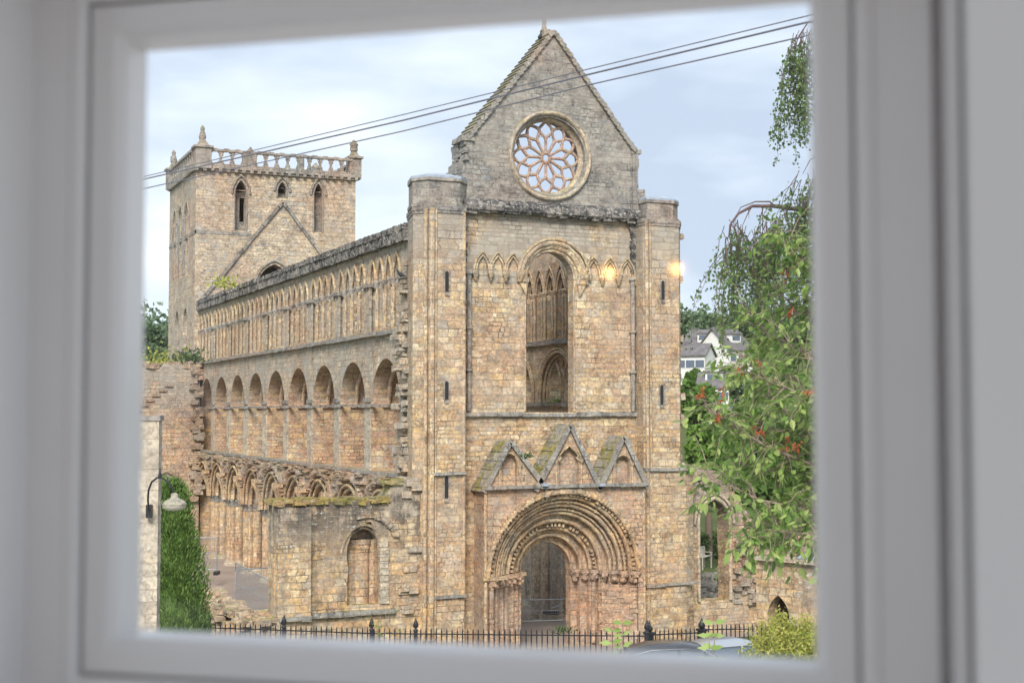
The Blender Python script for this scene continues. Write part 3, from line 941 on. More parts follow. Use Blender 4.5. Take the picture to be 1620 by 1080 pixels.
for i in range(420):
    y = random.uniform(3, YT-.3); k = min(8, max(0, int((y-YB[0])/4.8)))
    zl = min(5.85, arcz(y, 2.22, ZC-.1, 2.5, k))
    z = random.uniform(zl+.1, 6.3)
    if z > zl: sv.rock((X0-.22+random.uniform(-.06, .06), y, z), (random.uniform(.15, .3), random.uniform(.3, .7), random.uniform(.04, .09)), .2)
obj('broken_vault', sv, M_RUBBLE, abbey)
va = MB()                                                     # arch mouldings and vault ribs
for k in range(9):
    c = (YB[k]+YB[k+1])/2
    for (hw, ri, xx, t) in ((1.88, 1.98, X0-.06, .10), (1.70, 1.8, X0+.18, .09), (2.05, 2.15, X0-.22, .08), (1.72, 1.82, X0+.5, .09)):
        va.tube([(xx, p[0], p[1]) for p in arcp(c, hw, ZC, ri, 8)], t, 6)
for k in range(1, 9):
    yb = YB[k]
    for s in (-1, 0, 1):                                      # ribs springing out over the lost aisle
        pts = []
        for i in range(7):
            t = i/6; a = t*.8
            pts.append((X0-.25-1.2*(1-math.cos(a))*1.0, yb+s*(.12+1.2*(1-math.cos(a))), ZC+2.1*math.sin(a)))
        va.tube(pts, [.13, .12, .12, .11, .11, .10, .09], 6)
        for i in range(1, 7):
            p = pts[i]
            va.rock((p[0]+.12, p[1], p[2]+.06), (.3, .22, .2), .25)
obj_by('arcade_arch', va, M_JAMB, abbey, bay)

def compound_pier(cx, cy, z0, z1, rr=.29, off=.40, name='arcade_pier', mat=M_JAMB):
    p = MB()
    p.lathe((cx, cy, z0), [(off+.1, 0), (off+.1, z1-z0)], 8, PI/8, False)
    for k in range(8):
        a = PI/4*k; r = rr if k % 2 == 0 else rr*.6
        d = off+.06 if k % 2 == 0 else off+.14
        p.tube([(cx+d*math.cos(a), cy+d*math.sin(a), z0), (cx+d*math.cos(a), cy+d*math.sin(a), z1)], r, 10)
    o = obj(name, p, mat, abbey)
    c = MB()
    for k in range(8):
        a = PI/4*k; d = off+.06 if k % 2 == 0 else off+.14; q = rr/.36*(1 if k % 2 == 0 else .65)
        c.lathe((cx+d*math.cos(a), cy+d*math.sin(a), z1-.42), [(.36*q, 0), (.40*q, .03), (.37*q, .07), (.39*q, .22), (.52*q, .34), (.52*q, .42)], 10)
    obj('capital', c, M_TRIM, o)
    c = MB()
    for k in range(8):
        a = PI/4*k; d = off+.06 if k % 2 == 0 else off+.14; q = rr/.36*(1 if k % 2 == 0 else .65)
        c.lathe((cx+d*math.cos(a), cy+d*math.sin(a), z0-.02), [(.54*q, 0), (.54*q, .10), (.46*q, .16), (.48*q, .22), (.38*q, .32)], 10)
    c.lathe((cx, cy, z0-.08), [(1.12*rr/.36, 0), (1.1*rr/.36, .1)], 8, PI/8, False)
    obj('pier_base', c, M_PALE, o)
    return o
for k in range(1, 9): compound_pier(X0+.62, YB[k], GZ, ZC)
rs = MB(); rs.box(X0, X0+1.5, 2.6, 3.6, GZ, ZC); rs.box(X0, X0+1.5, 45.9, YT, GZ, ZC)
obj_by('arcade_respond', rs, M_JAMB, abbey, lambda c: c.y > 20)

# south nave wall, seen through the west window and door
sw = MB(); loops = [arch_outline(1.2, YT, ZC, ZW, 1.85, 1.95)]
for k in range(9):
    c = (YB[k]+YB[k+1])/2-1.0
    if c-1.7 > 1.3: loops.append(hole(c, .80, 9.45, 10.1, .9, 6) if 0 else hole(c-.88, .62, 9.5, 10.2, 1.15, 6)); loops.append(hole(c+.88, .62, 9.5, 10.2, 1.15, 6)); loops.append([(c+.16*math.cos(2*PI*i/10), 11.25+.24*math.sin(2*PI*i/10)) for i in range(10)])
for k in range(9):
    for j in range(4): loops.append(hole(YB[k]-.8+(j+.5)*1.2, .47, ZS+.12, 14.75, 1.05, 6))
wallX(sw, loops, XS+.3, XS+.9)
south = obj('south_nave_wall', sw, M_RED, abbey)
sf = MB(); loops = [arch_outline(1.2, YT, ZC, ZW+.4, 1.85, 1.95)]
sa = MB()
for k in range(9):
    c = (YB[k]+YB[k+1])/2-1.0
    loops.append(hole(c, 1.95, 9.45, 9.9, 2.0, 9))
    for (hw, t, xx) in ((1.97, .09, XS-.03), (1.82, .08, XS+.12), (1.70, .07, XS+.24), (2.12, .06, XS-.06)):
        sa.tube([(xx, p[0], p[1]) for p in [(c-hw, 9.5)]+arcp(c, hw, 9.9, hw+.03, 8)+[(c+hw, 9.5)]], t, 6)
    for s in (-1, 1):
        for (hw, t, xx) in ((.66, .06, XS+.28), (.80, .06, XS+.24)):
            sa.tube([(xx, p[0], p[1]) for p in [(c+s*.88-hw, 9.5)]+arcp(c+s*.88, hw, 10.2, hw+.55, 6)+[(c+s*.88+hw, 9.5)]], t, 6)
    sa.tube([(XS+.22, c, 9.0), (XS+.45, c, 9.9)], .14, 8)
    for j in range(4):
        cc = YB[k]-.8+(j+.5)*1.2
        loops.append(hole(cc, .44, ZS+.12, 14.75, 1.0, 6))
        for (hw, t, xx) in ((.45, .06, XS-.03), (.60, .05, XS-.06), (.34, .05, XS+.15)):
            sa.tube([(xx, p[0], p[1]) for p in arcp(cc, hw, 14.8, hw*2.1, 6)], t, 5)
        yy = YB[k]-.8+j*1.2
        for (dx, dy, r) in ((-.10, -.13, .085), (-.10, .13, .085), (-.2, 0, .07)):
            sa.tube([(XS+dx, yy+dy, ZS+.1), (XS+dx, yy+dy, 14.6)], r, 6)
        sa.lathe((XS-.10, yy, 14.5), [(.12, 0), (.15, .06), (.14, .12), (.24, .26), (.24, .34), (.1, .36)], 7)
loops = [l for l in loops]
wallX(sf, loops, XS, XS+.3)
obj('south_wall_facing', sf, M_JAMB, south)
obj_by('gallery_tracery', sa, M_JAMB, south, bay)
bk = MB(); bk.box(XS+.9, XS+1.1, 1.2, YT, ZS, ZW)
obj('clerestory_dark_back', bk, M_CRUST, south)  # black stone behind the openings, so the gaps read as shade
string_x(XS, 1.3, YT, ZS-.0, .12, .2, M_MOSS, south)
string_x(XS, 1.3, YT, 9.38, .09, .16, M_TRIM, south)
for k in range(1, 5): compound_pier(XS-.95+.25*min(2, k-1), YB[k]+.3, GZ, ZC+.9, .34, .55, 'arcade_pier', M_PALE)
aw = MB(); aw.box(XS+4.9, XS+5.6, 12, YT, GZ, 5.2)
for i in range(8): aw.box(XS+4.7, XS+4.9, 13+4.4*i, 13.5+4.4*i, GZ, 5.0)
obj('south_aisle_wall', aw, M_GABLE, abbey)

# ---------------- broken stones where the aisle wall was torn from the turret
bs = MB()
for i in range(70):
    z = random.uniform(.2, 15.6)
    bs.rock((random.uniform(.82, 1.04) if z > 6.5 else random.uniform(.3, .9), random.uniform(2.5, 3.0), z), (random.uniform(.2, .45), random.uniform(.2, .45), random.uniform(.12, .28)), .3)
for i in range(120):
    z = random.uniform(.2, 13.0); t = (z-6)/7
    y = random.uniform(2.2, 3.5+.5*math.sin(z*1.7))
    bs.rock((X0-random.uniform(-.05, .28), y, z), (random.uniform(.2, .5), random.uniform(.3, .7), random.uniform(.18, .34)), .2)
for i in range(70):
    z = random.uniform(.0, 6.6)
    bs.rock((random.uniform(.1, .7)-.1*(6.6-z)*.5, random.uniform(.5, 1.1), z), (random.uniform(.3, .6), random.uniform(.3, .6), random.uniform(.2, .3)), .1, 0)
o_ = obj('broken_masonry', bs, M_NAVE, abbey); o_['kind'] = 'stuff'

# ---------------- north aisle west wall (ruined, mossy top)
nw = MB()
top = [(.75, 6.35), (.1, 6.3), (-.35, 6.2), (-.7, 5.72), (-2.0, 5.62), (-3.1, 5.68), (-4.95, 5.55)]
top = jag(top, .45, .06)
oh = jag([(-2.18, 1.65), (-2.18, 3.9), (-2.0, 4.4), (-1.6, 4.8), (-1.2, 4.6), (-.98, 4.1), (-.92, 3.0), (-.92, 1.65)], .4, .05)
wallY(nw, [[(-4.95, GZ), (.8, GZ)]+top, oh], .40, 1.35)
aisle = obj('north_aisle_wall', nw, M_LICHEN, abbey)
bt = MB(); bt.box(-4.98, -3.72, -.05, .45, GZ, 5.45); bt.box(-5.02, -4.9, .35, 1.3, GZ, 5.5); bt.box(-5.08, -3.66, -.14, .4, GZ, 1.1)
obj('buttress', bt, M_LICHEN, aisle)
mo = MB()
for i in range(150):
    x = random.uniform(-5.1, .4); z = 5.6 if x < -.6 else 6.25
    yb_ = -.05 if x < -3.7 else .4
    mo.rock((x, random.uniform(yb_, 1.3), z+random.uniform(-.05, .08)), (random.uniform(.2, .5), random.uniform(.2, .4), random.uniform(.08, .2)), .3)
o_ = obj('mossy_wall_head', mo, stone('moss', [(.20,.19,.05), (.30,.25,.07), (.15,.16,.05), (.34,.27,.10), (.22,.20,.08), (.28,.22,.08), (.25,.24,.12), (.2,.18,.1)], bricks=False, grey=.25, dark=.15, moss=.8), aisle); o_['kind'] = 'stuff'
ar = MB()
for (r_, yy) in ((.98, .42), (.86, .55)):
    ar.tube([(p[0], yy, p[1]) for p in arcp(-1.52, r_*.88, 3.65, r_*1.1, 8)], .07, 6)
for k in range(16):
    a = -.2+1.15*k/16; ar.rock((-1.38+1.18*math.sin(a*1.4), .40, 3.55+1.5*math.cos(a*1.2)), (.24, .22, .16), .3)
js = MB()
for i in range(9): js.rock((-.72+random.uniform(-.03, .03), .42, 1.8+i*.27), (.36, .2, .25), .05, 0)
obj('pale_jamb', js, M_PALE, aisle)
obj('aisle_window_arch', ar, M_LICHEN, aisle)
ip = MB()
for (dx, r_) in ((-.42, .24), (.0, .36), (.44, .24)):
    ip.tube([(-1.42+dx, 1.15, 1.6), (-1.42+dx, 1.15, 3.95)], r_, 12)
    ip.lathe((-1.42+dx, 1.15, 3.7), [(r_, 0), (r_+.05, .05), (r_+.02, .12), (r_+.12, .3), (r_+.12, .4)], 12)
ip.box(-2.3, -.5, 1.15, 1.3, 1.2, 5.0)
obj('engaged_shaft', ip, M_RED, aisle)
string_course(aisle, -4.95, -3.7, -.08, 1.35, .09, M_MOSS, .14); string_course(aisle, -3.7, -.3, .4, 1.38, .10, M_MOSS, .16)

# ---------------- south aisle west wall (right of the front)
se = MB()
top = jag([(16.9, 3.3), (16.3, 4.5), (15.6, 5.4), (14.9, 6.0), (13.9, 6.25), (13.3, 6.45), (12.6, 6.6)], .4, .1)
wallY(se, [[(12.6, GZ), (16.9, GZ)]+top, jag(hole(14.45, .74, .9, 4.3, .95, 6), .5, .03)], 1.0, 1.9)
seo = obj('south_aisle_end_wall', se, M_LICHEN, abbey)
ar = MB()
ar.tube([(14.45-.80, .97, .9)]+[(p[0], .97, p[1]) for p in arcp(14.45, .80, 4.3, 1.0, 6)]+[(14.45+.80, .97, .9)], .09, 6)
ar.tube([(14.45-.98, .95, 4.2)]+[(p[0], .95, p[1]) for p in arcp(14.45, .98, 4.3, 1.2, 6)]+[(14.45+.98, .95, 4.2)], .07, 6)
obj('aisle_window_arch', ar, M_PALE, seo)
rk = MB()
for i in range(90):
    x = random.uniform(12.8, 16.8); z = 6.5-(max(0, x-14.5)**1.25)*1.1-.3
    rk.rock((x, random.uniform(1.0, 1.8), z+random.uniform(-.2, .2)), (.4, .4, .25), .3)
for i in range(60): rk.rock((random.uniform(15.4, 17), random.uniform(.85, 1.1), random.uniform(.6, 3.8)), (random.uniform(.2, .5), .3, .2), .25)
o_ = obj('broken_masonry', rk, M_RUBBLE, seo); o_['kind'] = 'stuff'

# ---------------- crossing tower
TX0, TX1, TY0, TY1, TZ = .68, 12.25, YT, 56.9, 26.0
def tpx(px, py): p = on(1, px, py, TY0); return p
def lancet_from_px(pl, pr, pt, pb, rise=.9):
    l = tpx(pl, pb); r = tpx(pr, pt); cx = (l.x+r.x)/2; hw = (r.x-l.x)/2
    return (cx, hw, l.z, r.z-rise, rise)
L1 = lancet_from_px(371, 391, 285, 364, 1.0); L2 = lancet_from_px(439, 454, 288, 313, .7); L3 = lancet_from_px(496, 511, 290, 367, .9)
L4 = (6.3, 1.2, 16.2, 17.9, 1.6)
tw = MB()
wallY(tw, [[(TX0, GZ), (TX1, GZ), (TX1, TZ), (TX0, TZ)], hole(*L1), hole(*L2), hole(*L3), hole(*L4)], TY0, TY0+1.1)
tower = obj('crossing_tower', tw, M_TOWER, abbey)
tb = MB()
wallY(tb, [[(TX0, GZ), (TX1, GZ), (TX1, TZ), (TX0, TZ)], hole(5.75, 1.0, 18.6, 22.6, 1.1), hole(9.0, .8, 21.5, 23, .8)], TY1-1.1, TY1)
wallX(tb, [[(TY0+1.1, GZ), (TY1-1.1, GZ), (TY1-1.1, TZ), (TY0+1.1, TZ)]], TX1-1.1, TX1)
obj('tower_inner_wall', tb, M_TOWERN, tower)
tl = MB()
lps = [[(TY0+1.1, GZ), (TY1-1.1, GZ), (TY1-1.1, TZ), (TY0+1.1, TZ)]]
for yc in (49.6, 52.0, 54.3): lps.append(hole(yc, .62, 18.7, 22.9, 1.0)); 
for yc in (50.0, 53.3): lps.append(hole(yc, .8, 11.0, 15.3, 1.2))
wallX(tl, lps, TX0, TX0+1.1)
obj('tower_north_wall', tl, M_TOWERN, tower)
ho = MB()
for L in (L1, L2, L3):
    ho.tube([(p[0], TY0-.05, p[1]) for p in arcp(L[0], L[1]+.22, L[3], L[4]+.3, 7)], .09, 6)
    ho.tube([(L[0]-L[1], TY0-.0, L[2])]+[(p[0], TY0, p[1]) for p in arcp(L[0], L[1]+.02, L[3], L[4], 7)]+[(L[0]+L[1], TY0, L[2])], .06, 6)
    # head tracery: a pierced trefoil plate
    ho.box(L[0]-L[1], L[0]+L[1], TY0+.35, TY0+.42, L[3]+.25, L[3]+.33)
ho.tube([(p[0], TY0-.03, p[1]) for p in arcp(L4[0], L4[1]+.2, L4[3], L4[4]+.25, 7)], .09, 6)
for yc in (49.6, 52.0, 54.3):
    ho.tube([(TX0-.04, p[0], p[1]) for p in [(yc-.75, 19)]+arcp(yc, .75, 22.9, 1.2, 7)+[(yc+.75, 19)]], .08, 6)
obj_by('hood_mould', ho, M_TRIM, tower, lambda c: (c.y > TY0+.5, round((c.y-48.4)/2.35) if c.y > TY0+.5 else (min((L1, L2, L3, L4), key=lambda q: abs(q[0]-c.x)+abs(q[3]-c.z)*.3)[0])))
inn = MB()                                                    # louvre slabs and floor seen through the lancets
inn.box(TX0+1.1, TX1-1.1, TY0+1.1, TY1-1.1, 18.0, 18.3)
wallY(inn, [[(L1[0]-L1[1]-.1, L1[2]), (L1[0]+L1[1]+.1, L1[2]), (L1[0]+L1[1]+.1, L1[3]+.2), (L1[0]-L1[1]-.1, L1[3]+.2)], rect(L1[0]+.05, L1[0]+L1[1]-.02, L1[2]+.7, L1[2]+2.4)], TY0+.7, TY0+.82)
inn.box(L3[0]-L3[1], L3[0]+L3[1], TY0+.7, TY0+.8, L3[2], L3[3]+.3)
inn.box(L2[0]-L2[1], L2[0]+L2[1], TY0+.7, TY0+.8, L2[2], L2[2]+.45)
obj('window_blocking', inn, M_TRIM, tower)
# roof scar
rsx = MB(); A = tpx(447, 320); B = tpx(318, 474); Cc = tpx(503, 395); Cc = A+(Cc-A)*2.3
for (p, q) in ((B, A), (A, Cc)):
    N = int((q-p).length/.45)
    for i in range(N):
        c = p.lerp(q, (i+.5)/N); d = (q-p).normalized()
        r_ = random.uniform(-.04, .04)
        rsx.obox(Vector((c.x, TY0, c.z+r_)), d, Vector((0, 1, 0)), Vector((-d.z, 0, d.x)), -.24, .24, -.16, .1, -.10, .12)
obj('roof_scar', rsx, M_TRIM, tower)
bnd = MB(); zb = tpx(311, 364).z
bnd.box(TX0-.03, 4.6, TY0-.03, TY0+.1, zb-.22, zb); bnd.box(TX0-.03, TX0+.05, TY0-.03, TY1, zb-.22, zb)
obj('tower_string_course', bnd, M_TRIM, tower)
# cornice + parapet
co = MB()
for (d, za, zz) in ((.12, TZ-.12, TZ+.05), (.24, TZ+.05, TZ+.28)):
    co.box(TX0-d, TX1+d, TY0-d, TY1+d, za, zz)
x = TX0
while x < TX1: co.rock((x, TY0-.2, TZ-.06), (.22, .2, .2), .15, 0); x += .55
y = TY0
while y < TY1: co.rock((TX0-.2, y, TZ-.06), (.2, .22, .2), .15, 0); y += .55
obj('tower_cornice', co, M_MOSS, tower)
pr = MB(); zp0, zp1 = TZ+.28, TZ+1.42
def railrun(a, b):
    a = Vector(a); b = Vector(b); L = (b-a).length; d = (b-a)/L; nn = Vector((-d.y, d.x, 0)); up = Vector((0,0,1))
    pr.obox(a, d, nn, up, 0, L, -.13, .13, 0, .12); pr.obox(a, d, nn, up, 0, L, -.14, .14, .98, 1.14)
    N = int(L/.78)
    for i in range(N+1):
        o = a+d*(L*i/N)
        pr.obox(o, d, nn, up, -.075, .075, -.09, .09, .12, .98); pr.obox(o, d, nn, up, -.2, .2, -.08, .08, .12, .22); pr.obox(o, d, nn, up, -.2, .2, -.08, .08, .88, .98)
        for zz in (.32, .76): pr.obox(o, d, nn, up, -.15, .15, -.07, .07, zz-.07, zz+.07)
        if i < N:
            pr.obox(o, d, nn, up, .22, .56, -.13, .13, 1.14, 1.20)
railrun((TX0+.9, TY0-.1, zp0), (TX1-.3, TY0-.1, zp0)); railrun((TX0-.1, TY0+.8, zp0), (TX0-.1, TY1-.5, zp0))
railrun((TX0+.9, TY1+.1, zp0), (TX1-.3, TY1+.1, zp0)); railrun((TX1+.1, TY0+.8, zp0), (TX1+.1, TY1-.5, zp0))
pr.box(3.9, 4.9, TY0-.24, TY0+.04, zp0, zp1); pr.prismY([(3.9+.3, zp1), (4.9-.2, zp1), (4.45, zp1+.35)], TY0-.2, TY0)
pr.box(8.0, 8.35, TY0-.2, TY0+.0, zp0, zp1)
obj('pierced_parapet', pr, M_MOSS, tower)
def pinnacle(x, y, hb, top, w=.55):
    p = MB(); z0 = TZ-.0
    p.box(x-w, x+w, y-w, y+w, z0, z0+hb)
    p.box(x-w-.12, x+w+.12, y-w-.12, y+w+.12, z0+hb, z0+hb+.14)
    p.lathe((x, y, z0+hb+.14), [(w+.16, 0), (w*.9, .14), (w*.5, .42), (w*.38, .5)], 4, PI/4, False)
    o = obj('pinnacle', p, M_TRIM, tower)
    q = MB(); zz = z0+hb+.6
    if top == 'beast': q.lathe((x, y, zz), [(.20, 0), (.27, .2), (.20, .5), (.13, .65), (.17, .8), (.10, .95), (.02, 1.05)], 7); q.rock((x-.10, y, zz+.35), (.2, .3, .4), .3)
    else: q.lathe((x, y, zz), [(.28, 0), (.30, .1), (.27, .38), (.34, .46), (.27, .58), (.12, .76), (.03, .85)], 8)
    obj('finial', q, M_TRIM, o)
pinnacle(TX0+.45, TY0+.2, 1.45, 'beast'); pinnacle(TX1-.05, TY0+.3, 1.5, 'urn', .45); pinnacle(TX0+.2, TY1-.3, 1.4, 'beast', .5); pinnacle(TX1-.2, TY1-.3, 1.4, 'urn', .5)
chp = on(1, 482, 240, TY1-2.2); caph = MB(); caph.lathe((chp.x, chp.y, TZ-.35), [(1.0, 0), (1.0, .9), (.35, 1.75), (.18, 1.85), (.18, 2.0)], 6)
obj('cap_house', caph, M_MOSS, tower)

# ---------------- transept wall and far fragments (left of the nave)
tr = MB()
top = jag([(.9, 13.2), (.2, 12.6), (-.6, 12.2), (-3.0, 12.1), (-9.5, 11.9)], .6, .10)
wallY(tr, [[(-9.5, GZ), (.9, GZ)]+top, hole(-1.3, 1.15, GZ+.02, 3.4, 1.5, 7)], 45.4, 46.4)
trn = obj('transept_wall', tr, M_TRANS, abbey)
t2 = MB()
for i in range(90): t2.rock((random.uniform(-9.3, .9), random.uniform(45.5, 46.4), 12.1+random.uniform(-.05, .25)), (.5, .5, .3), .3)
for i in range(60):
    z = random.uniform(3, 12.6); t2.rock((.75+random.uniform(-.35, .25), 45.3, z), (.5, .4, .3), .25)
for (xa, za, xb, zb_) in ((-5.2, 7.6, -1.0, 11.0),):
    for i in range(10):
        t = (i+.5)/10; t2.rock((xa+(xb-xa)*t, 45.36, za+(zb_-za)*t), (.55, .16, .16), .1, 0)
t2.tube([(p[0], 45.36, p[1]) for p in arcp(-1.3, 1.25, 3.4, 1.6, 7)], .12, 6)
o_ = obj('wall_head_rubble', t2, M_RUBBLE, trn); o_['kind'] = 'stuff'
fa = MB()
wallY(fa, [jag([(-6.2, GZ), (-1.2, GZ), (-1.2, 15.2), (-2.4, 15.3), (-4.2, 14.6), (-5.3, 13.2), (-6.2, 12.0)], .8, .08)[:-1], hole(-3.6, .9, 8, 12.2, 1.6, 7)], 60, 61.5)
fa.tube([(-3.6-1.1, 59.95, 9)]+[(p[0], 59.95, p[1]) for p in arcp(-3.6, 1.1, 12.2, 1.8, 7)]+[(-2.5, 59.95, 9)], .15, 6)
obj('transept_fragment', fa, M_NAVE, abbey)
# ================================================================== GROUND
MB.wear = 0.0
def sst(v, a, b):
    t = max(0.0, min(1.0, (v-a)/(b-a))); return t*t*(3-2*t)
def ground_z(x, y):
    p = Vector((x-CAM.x, y-CAM.y, 0)); w = p.dot(FH); l = p.dot(R3)
    street = 2.0-.45*sst(l, 4, 9)
    z = street+(GZ-.02-street)*sst(w, 40.2, 43.5)
    z += sst(w, 105, 420)*34+noise.noise(Vector((x*.02, y*.02, 0)))*2.0*sst(w, 110, 200)
    z += sst(w, 420, 1500)*30
    z -= sst(-w, 20, 80)*2
    return z
gr = MB(); rows = []
def spaced(lim, n):
    return [math.copysign(abs(t)**2.2*lim, t) for t in [(-1+2*i/n) for i in range(n+1)]]
xs = spaced(1500, 150); ys = spaced(1500, 150)
for yy in ys: rows.append([(x+0, yy-10, ground_z(x, yy-10)) for x in xs])
gr.loft(rows, True)
T = NT('grass ground'); g_ = T.n('ShaderNodeNewGeometry')
nA = T.noise(g_.outputs['Position'], .35, 5, .6); nB = T.noise(g_.outputs['Position'], 6, 4, .7)
T.principled(T.mix(nB, T.ramp(nA, [(.3, (.05,.08,.02)), (.7, (.11,.14,.04))]), (.08,.10,.03,1)), .95, nB, .6, .05)
struct('ground', gr, T.m)
T = NT('gravel'); g_ = T.n('ShaderNodeNewGeometry')
nA = T.noise(g_.outputs['Position'], .5, 4, .6); nB = T.noise(g_.outputs['Position'], 22, 5, .8)
T.principled(T.mix(1.0, T.ramp(nA, [(.3, (.27,.21,.17)), (.7, (.36,.29,.24))]), T.ramp(nB, [(.3, (.6,.6,.6)), (.7, (1.3,1.3,1.3))]), 'MULTIPLY'), .95, nB, .6, .03)
m = MB(); m.add([(-9.5, 0, GZ+.004), (17, 0, GZ+.004), (17, 60, GZ+.004), (-9.5, 60, GZ+.004)], [(0,1,2,3)])
m.add([(3, -6, GZ+.006), (10.5, -6, GZ+.006), (10.5, 0, GZ+.006), (3, 0, GZ+.006)], [(0,1,2,3)])
struct('gravel_path', m, T.m)
def strip(name, w0, w1, l0, l1, dz, mat, n=30):
    m = MB(); rows = []
    for i in range(n+1):
        l = l0+(l1-l0)*i/n
        rows.append([((CAM+FH*w+R3*l).x, (CAM+FH*w+R3*l).y, ground_z(*(CAM+FH*w+R3*l).xy)+dz) for w in [w0+(w1-w0)*j/8 for j in range(9)]])
    m.loft(rows); return struct(name, m, mat)
strip('road', 24, 36.6, -60, 60, .02, plain('asphalt', (.055,.055,.058), .9, .25, 9, bump=.01))
strip('pavement', 36.6, 38.6, -60, 60, .14, plain('paving', (.26,.25,.23), .9, .2, 3, bump=.01))
strip('bounce_paving', -40, 23.8, -60, 60, .14, plain('bounce paving', (.42,.40,.38), .9, .2, 3, bump=.01))  # unseen paving, widened and paled to bounce daylight into the room

# ================================================================== SMALLER STONE RUINS
lw = MB()                                                      # low mossy wall
a = on(2, 332, 935, 1.2); b = on(2, 436, 990, 1.6)
P0 = atd(325, 935, 46); P1 = atd(420, 985, 42.5)
for i in range(420):
    t = random.random(); c = P0.lerp(P1, t); zt = c.z
    s = random.uniform(-.45, .45)
    z = zt-random.random()**1.4*2.4+random.uniform(-.1, .12)
    lw.rock((c.x+s, c.y+s*.3, z), (random.uniform(.2, .45), random.uniform(.2, .4), random.uniform(.12, .24)), .25)
solo('rubble_wall', lw, M_LICHEN, 'low crumbling rubble wall capped with yellow moss beside the clipped conifer', 'wall')

ob_ = MB()                                                     # outbuilding on the right
oc = atd(1205, 900, 47)
def cc3(px, py, d): return atd(px, py, d)
q0 = cc3(1196, 900, 47.5); q1 = cc3(1420, 900, 44); zt0 = cc3(1200, 885, 47.5).z; zt1 = cc3(1290, 903, 46).z
dd = (q1-q0); dd.z = 0; dL = dd.length; dd.normalize(); dn = Vector((-dd.y, dd.x, 0))
def obq(mb, a0, a1, b0, b1, z0, z1): mb.obox(Vector((q0.x, q0.y, 0)), dd, dn, Vector((0,0,1)), a0, a1, b0, b1, z0, z1)
vs, fs = fill2d([[(0, GZ), (dL, GZ), (dL, zt0), (0, zt0)], hole(.85, .42, GZ+.02, 2.2, .75, 6)], .5)
ob_.add([Vector((q0.x, q0.y, 0))+dd*v.x-dn*v.z+dn*.25+Vector((0,0,v.y)) for v in vs], fs)
obq(ob_, 0, .5, .5, 4, GZ, zt0)
outb = solo('ruined_outbuilding', ob_, M_LICHEN, 'low roofless stone building with slab coping and dark pointed doorway', 'ruin')
m = MB(); obq(m, .2, 1.6, .52, .6, GZ, 3.2); obj('doorway_dark', m, plain('oak door', (.06,.035,.025), .8), outb)
m = MB()
for i in range(9): obq(m, i*.62-.1, i*.62+.5, -.18, .5, zt0+random.uniform(0, .02), zt0+.13+random.uniform(0, .03))
obj('slab_coping', m, M_PALE, outb)
m = MB()
for i in range(520):
    aa = random.uniform(0, dL); bb = random.uniform(.4, 3.6)
    c = Vector((q0.x, q0.y, 0))+dd*aa+dn*bb
    m.rock((c.x, c.y, zt0+.05+bb*.16+random.uniform(-.1, .12)), (random.uniform(.1, .35),)*2+(random.uniform(.08, .2),), .35)
obj('rubble_top', m, M_RUBBLE, outb)
m = MB(); c0 = cc3(1262, 905, 46.3)
obq(m, 1.6, 3.4, -.1, 1.2, zt0+.16, zt0+.24); obj('roof_slab', m, M_LEAD, outb)

# ================================================================== IRON RAILINGS
def railing(pa, pb, label, posts, sp=.145, h=1.15, post0=True):
    # pa, pb: (px, py of bar tips, depth)
    A = atd(*pa); B = atd(*pb)
    d = B-A; L = d.length; du = d/L; dh = Vector((d.x, d.y, 0)).normalized(); nn = Vector((-dh.y, dh.x, 0))
    base = A.z-h
    root = thing('iron_railing', (A.x, A.y, base), label, 'railing', 'black iron railings along the front of the abbey')
    r = MB()
    for off in (.16, h-.12):
        r.obox(A-Vector((0,0,off)), du, nn, Vector((0,0,1)), 0, L, -.02, .02, -.015, .015)
    obj('rail', r, M_IRON, root)
    b = MB(); N = int(L/sp)
    for i in range(N+1):
        p = A+du*(i*sp)
        b.tube([(p.x, p.y, p.z-h+.02), (p.x, p.y, p.z-.08), (p.x, p.y, p.z)], [.019, .019, .004], 5, False)
    o = obj('railing_bars', b, M_IRON, root); o['kind'] = 'stuff'
    for t in posts:
        p = A+du*(L*t); q = MB()
        q.obox(Vector((p.x, p.y, p.z-h)), dh, nn, Vector((0,0,1)), -.045, .045, -.045, .045, 0, h-.08)
        po = obj('post', q, M_IRON, root)
        q = MB(); q.lathe((p.x, p.y, p.z-.08), [(.07, 0), (.07, .03), (.03, .06), (.085, .13), (.06, .22), (.012, .34)], 8)
        obj('finial', q, M_IRON, po)
    k = MB(); k.obox(A-Vector((0,0,h)), du, nn, Vector((0,0,1)), -.1, L+.1, -.16, .16, -2.2, 0)
    obj('plinth', k, M_TRIM, root)
railing((325, 983, 39.5), (592, 992, 38.8), 'iron railing with plain spikes in front of the small ruined wall', [.02, .47, .985])
railing((592, 992, 38.8), (1027, 996, 37.6), 'long iron railing crossing in front of the round-arched doorway', [.155, .992])
railing((1030, 994, 38.4), (1108, 991, 39.2), 'short iron railing between two thick finial posts right of the doorway', [])
def thickpost(px, py, dep, label):
    p = atd(px, py, dep); q = MB()
    q.box(p.x-.09, p.x+.09, p.y-.09, p.y+.09, p.z-1.45, p.z-.28)
    q.box(p.x-.12, p.x+.12, p.y-.12, p.y+.12, p.z-.28, p.z-.22)
    q.lathe((p.x, p.y, p.z-.22), [(.05, 0), (.10, .06), (.10, .12), (.045, .2), (.01, .3)], 8)
    solo('iron_gatepost', q, M_IRON, label, 'post', 'thick iron posts between the railings')
thickpost(1027, 986, 38.0, 'thick black iron post with pointed finial just right of the doorway')
thickpost(1110, 981, 39.2, 'thick black iron post with pointed finial in front of the arched window gap')
railing((1114, 986, 39.4), (1300, 984, 41.0), 'higher iron railing running into the yellow green shrub', [])

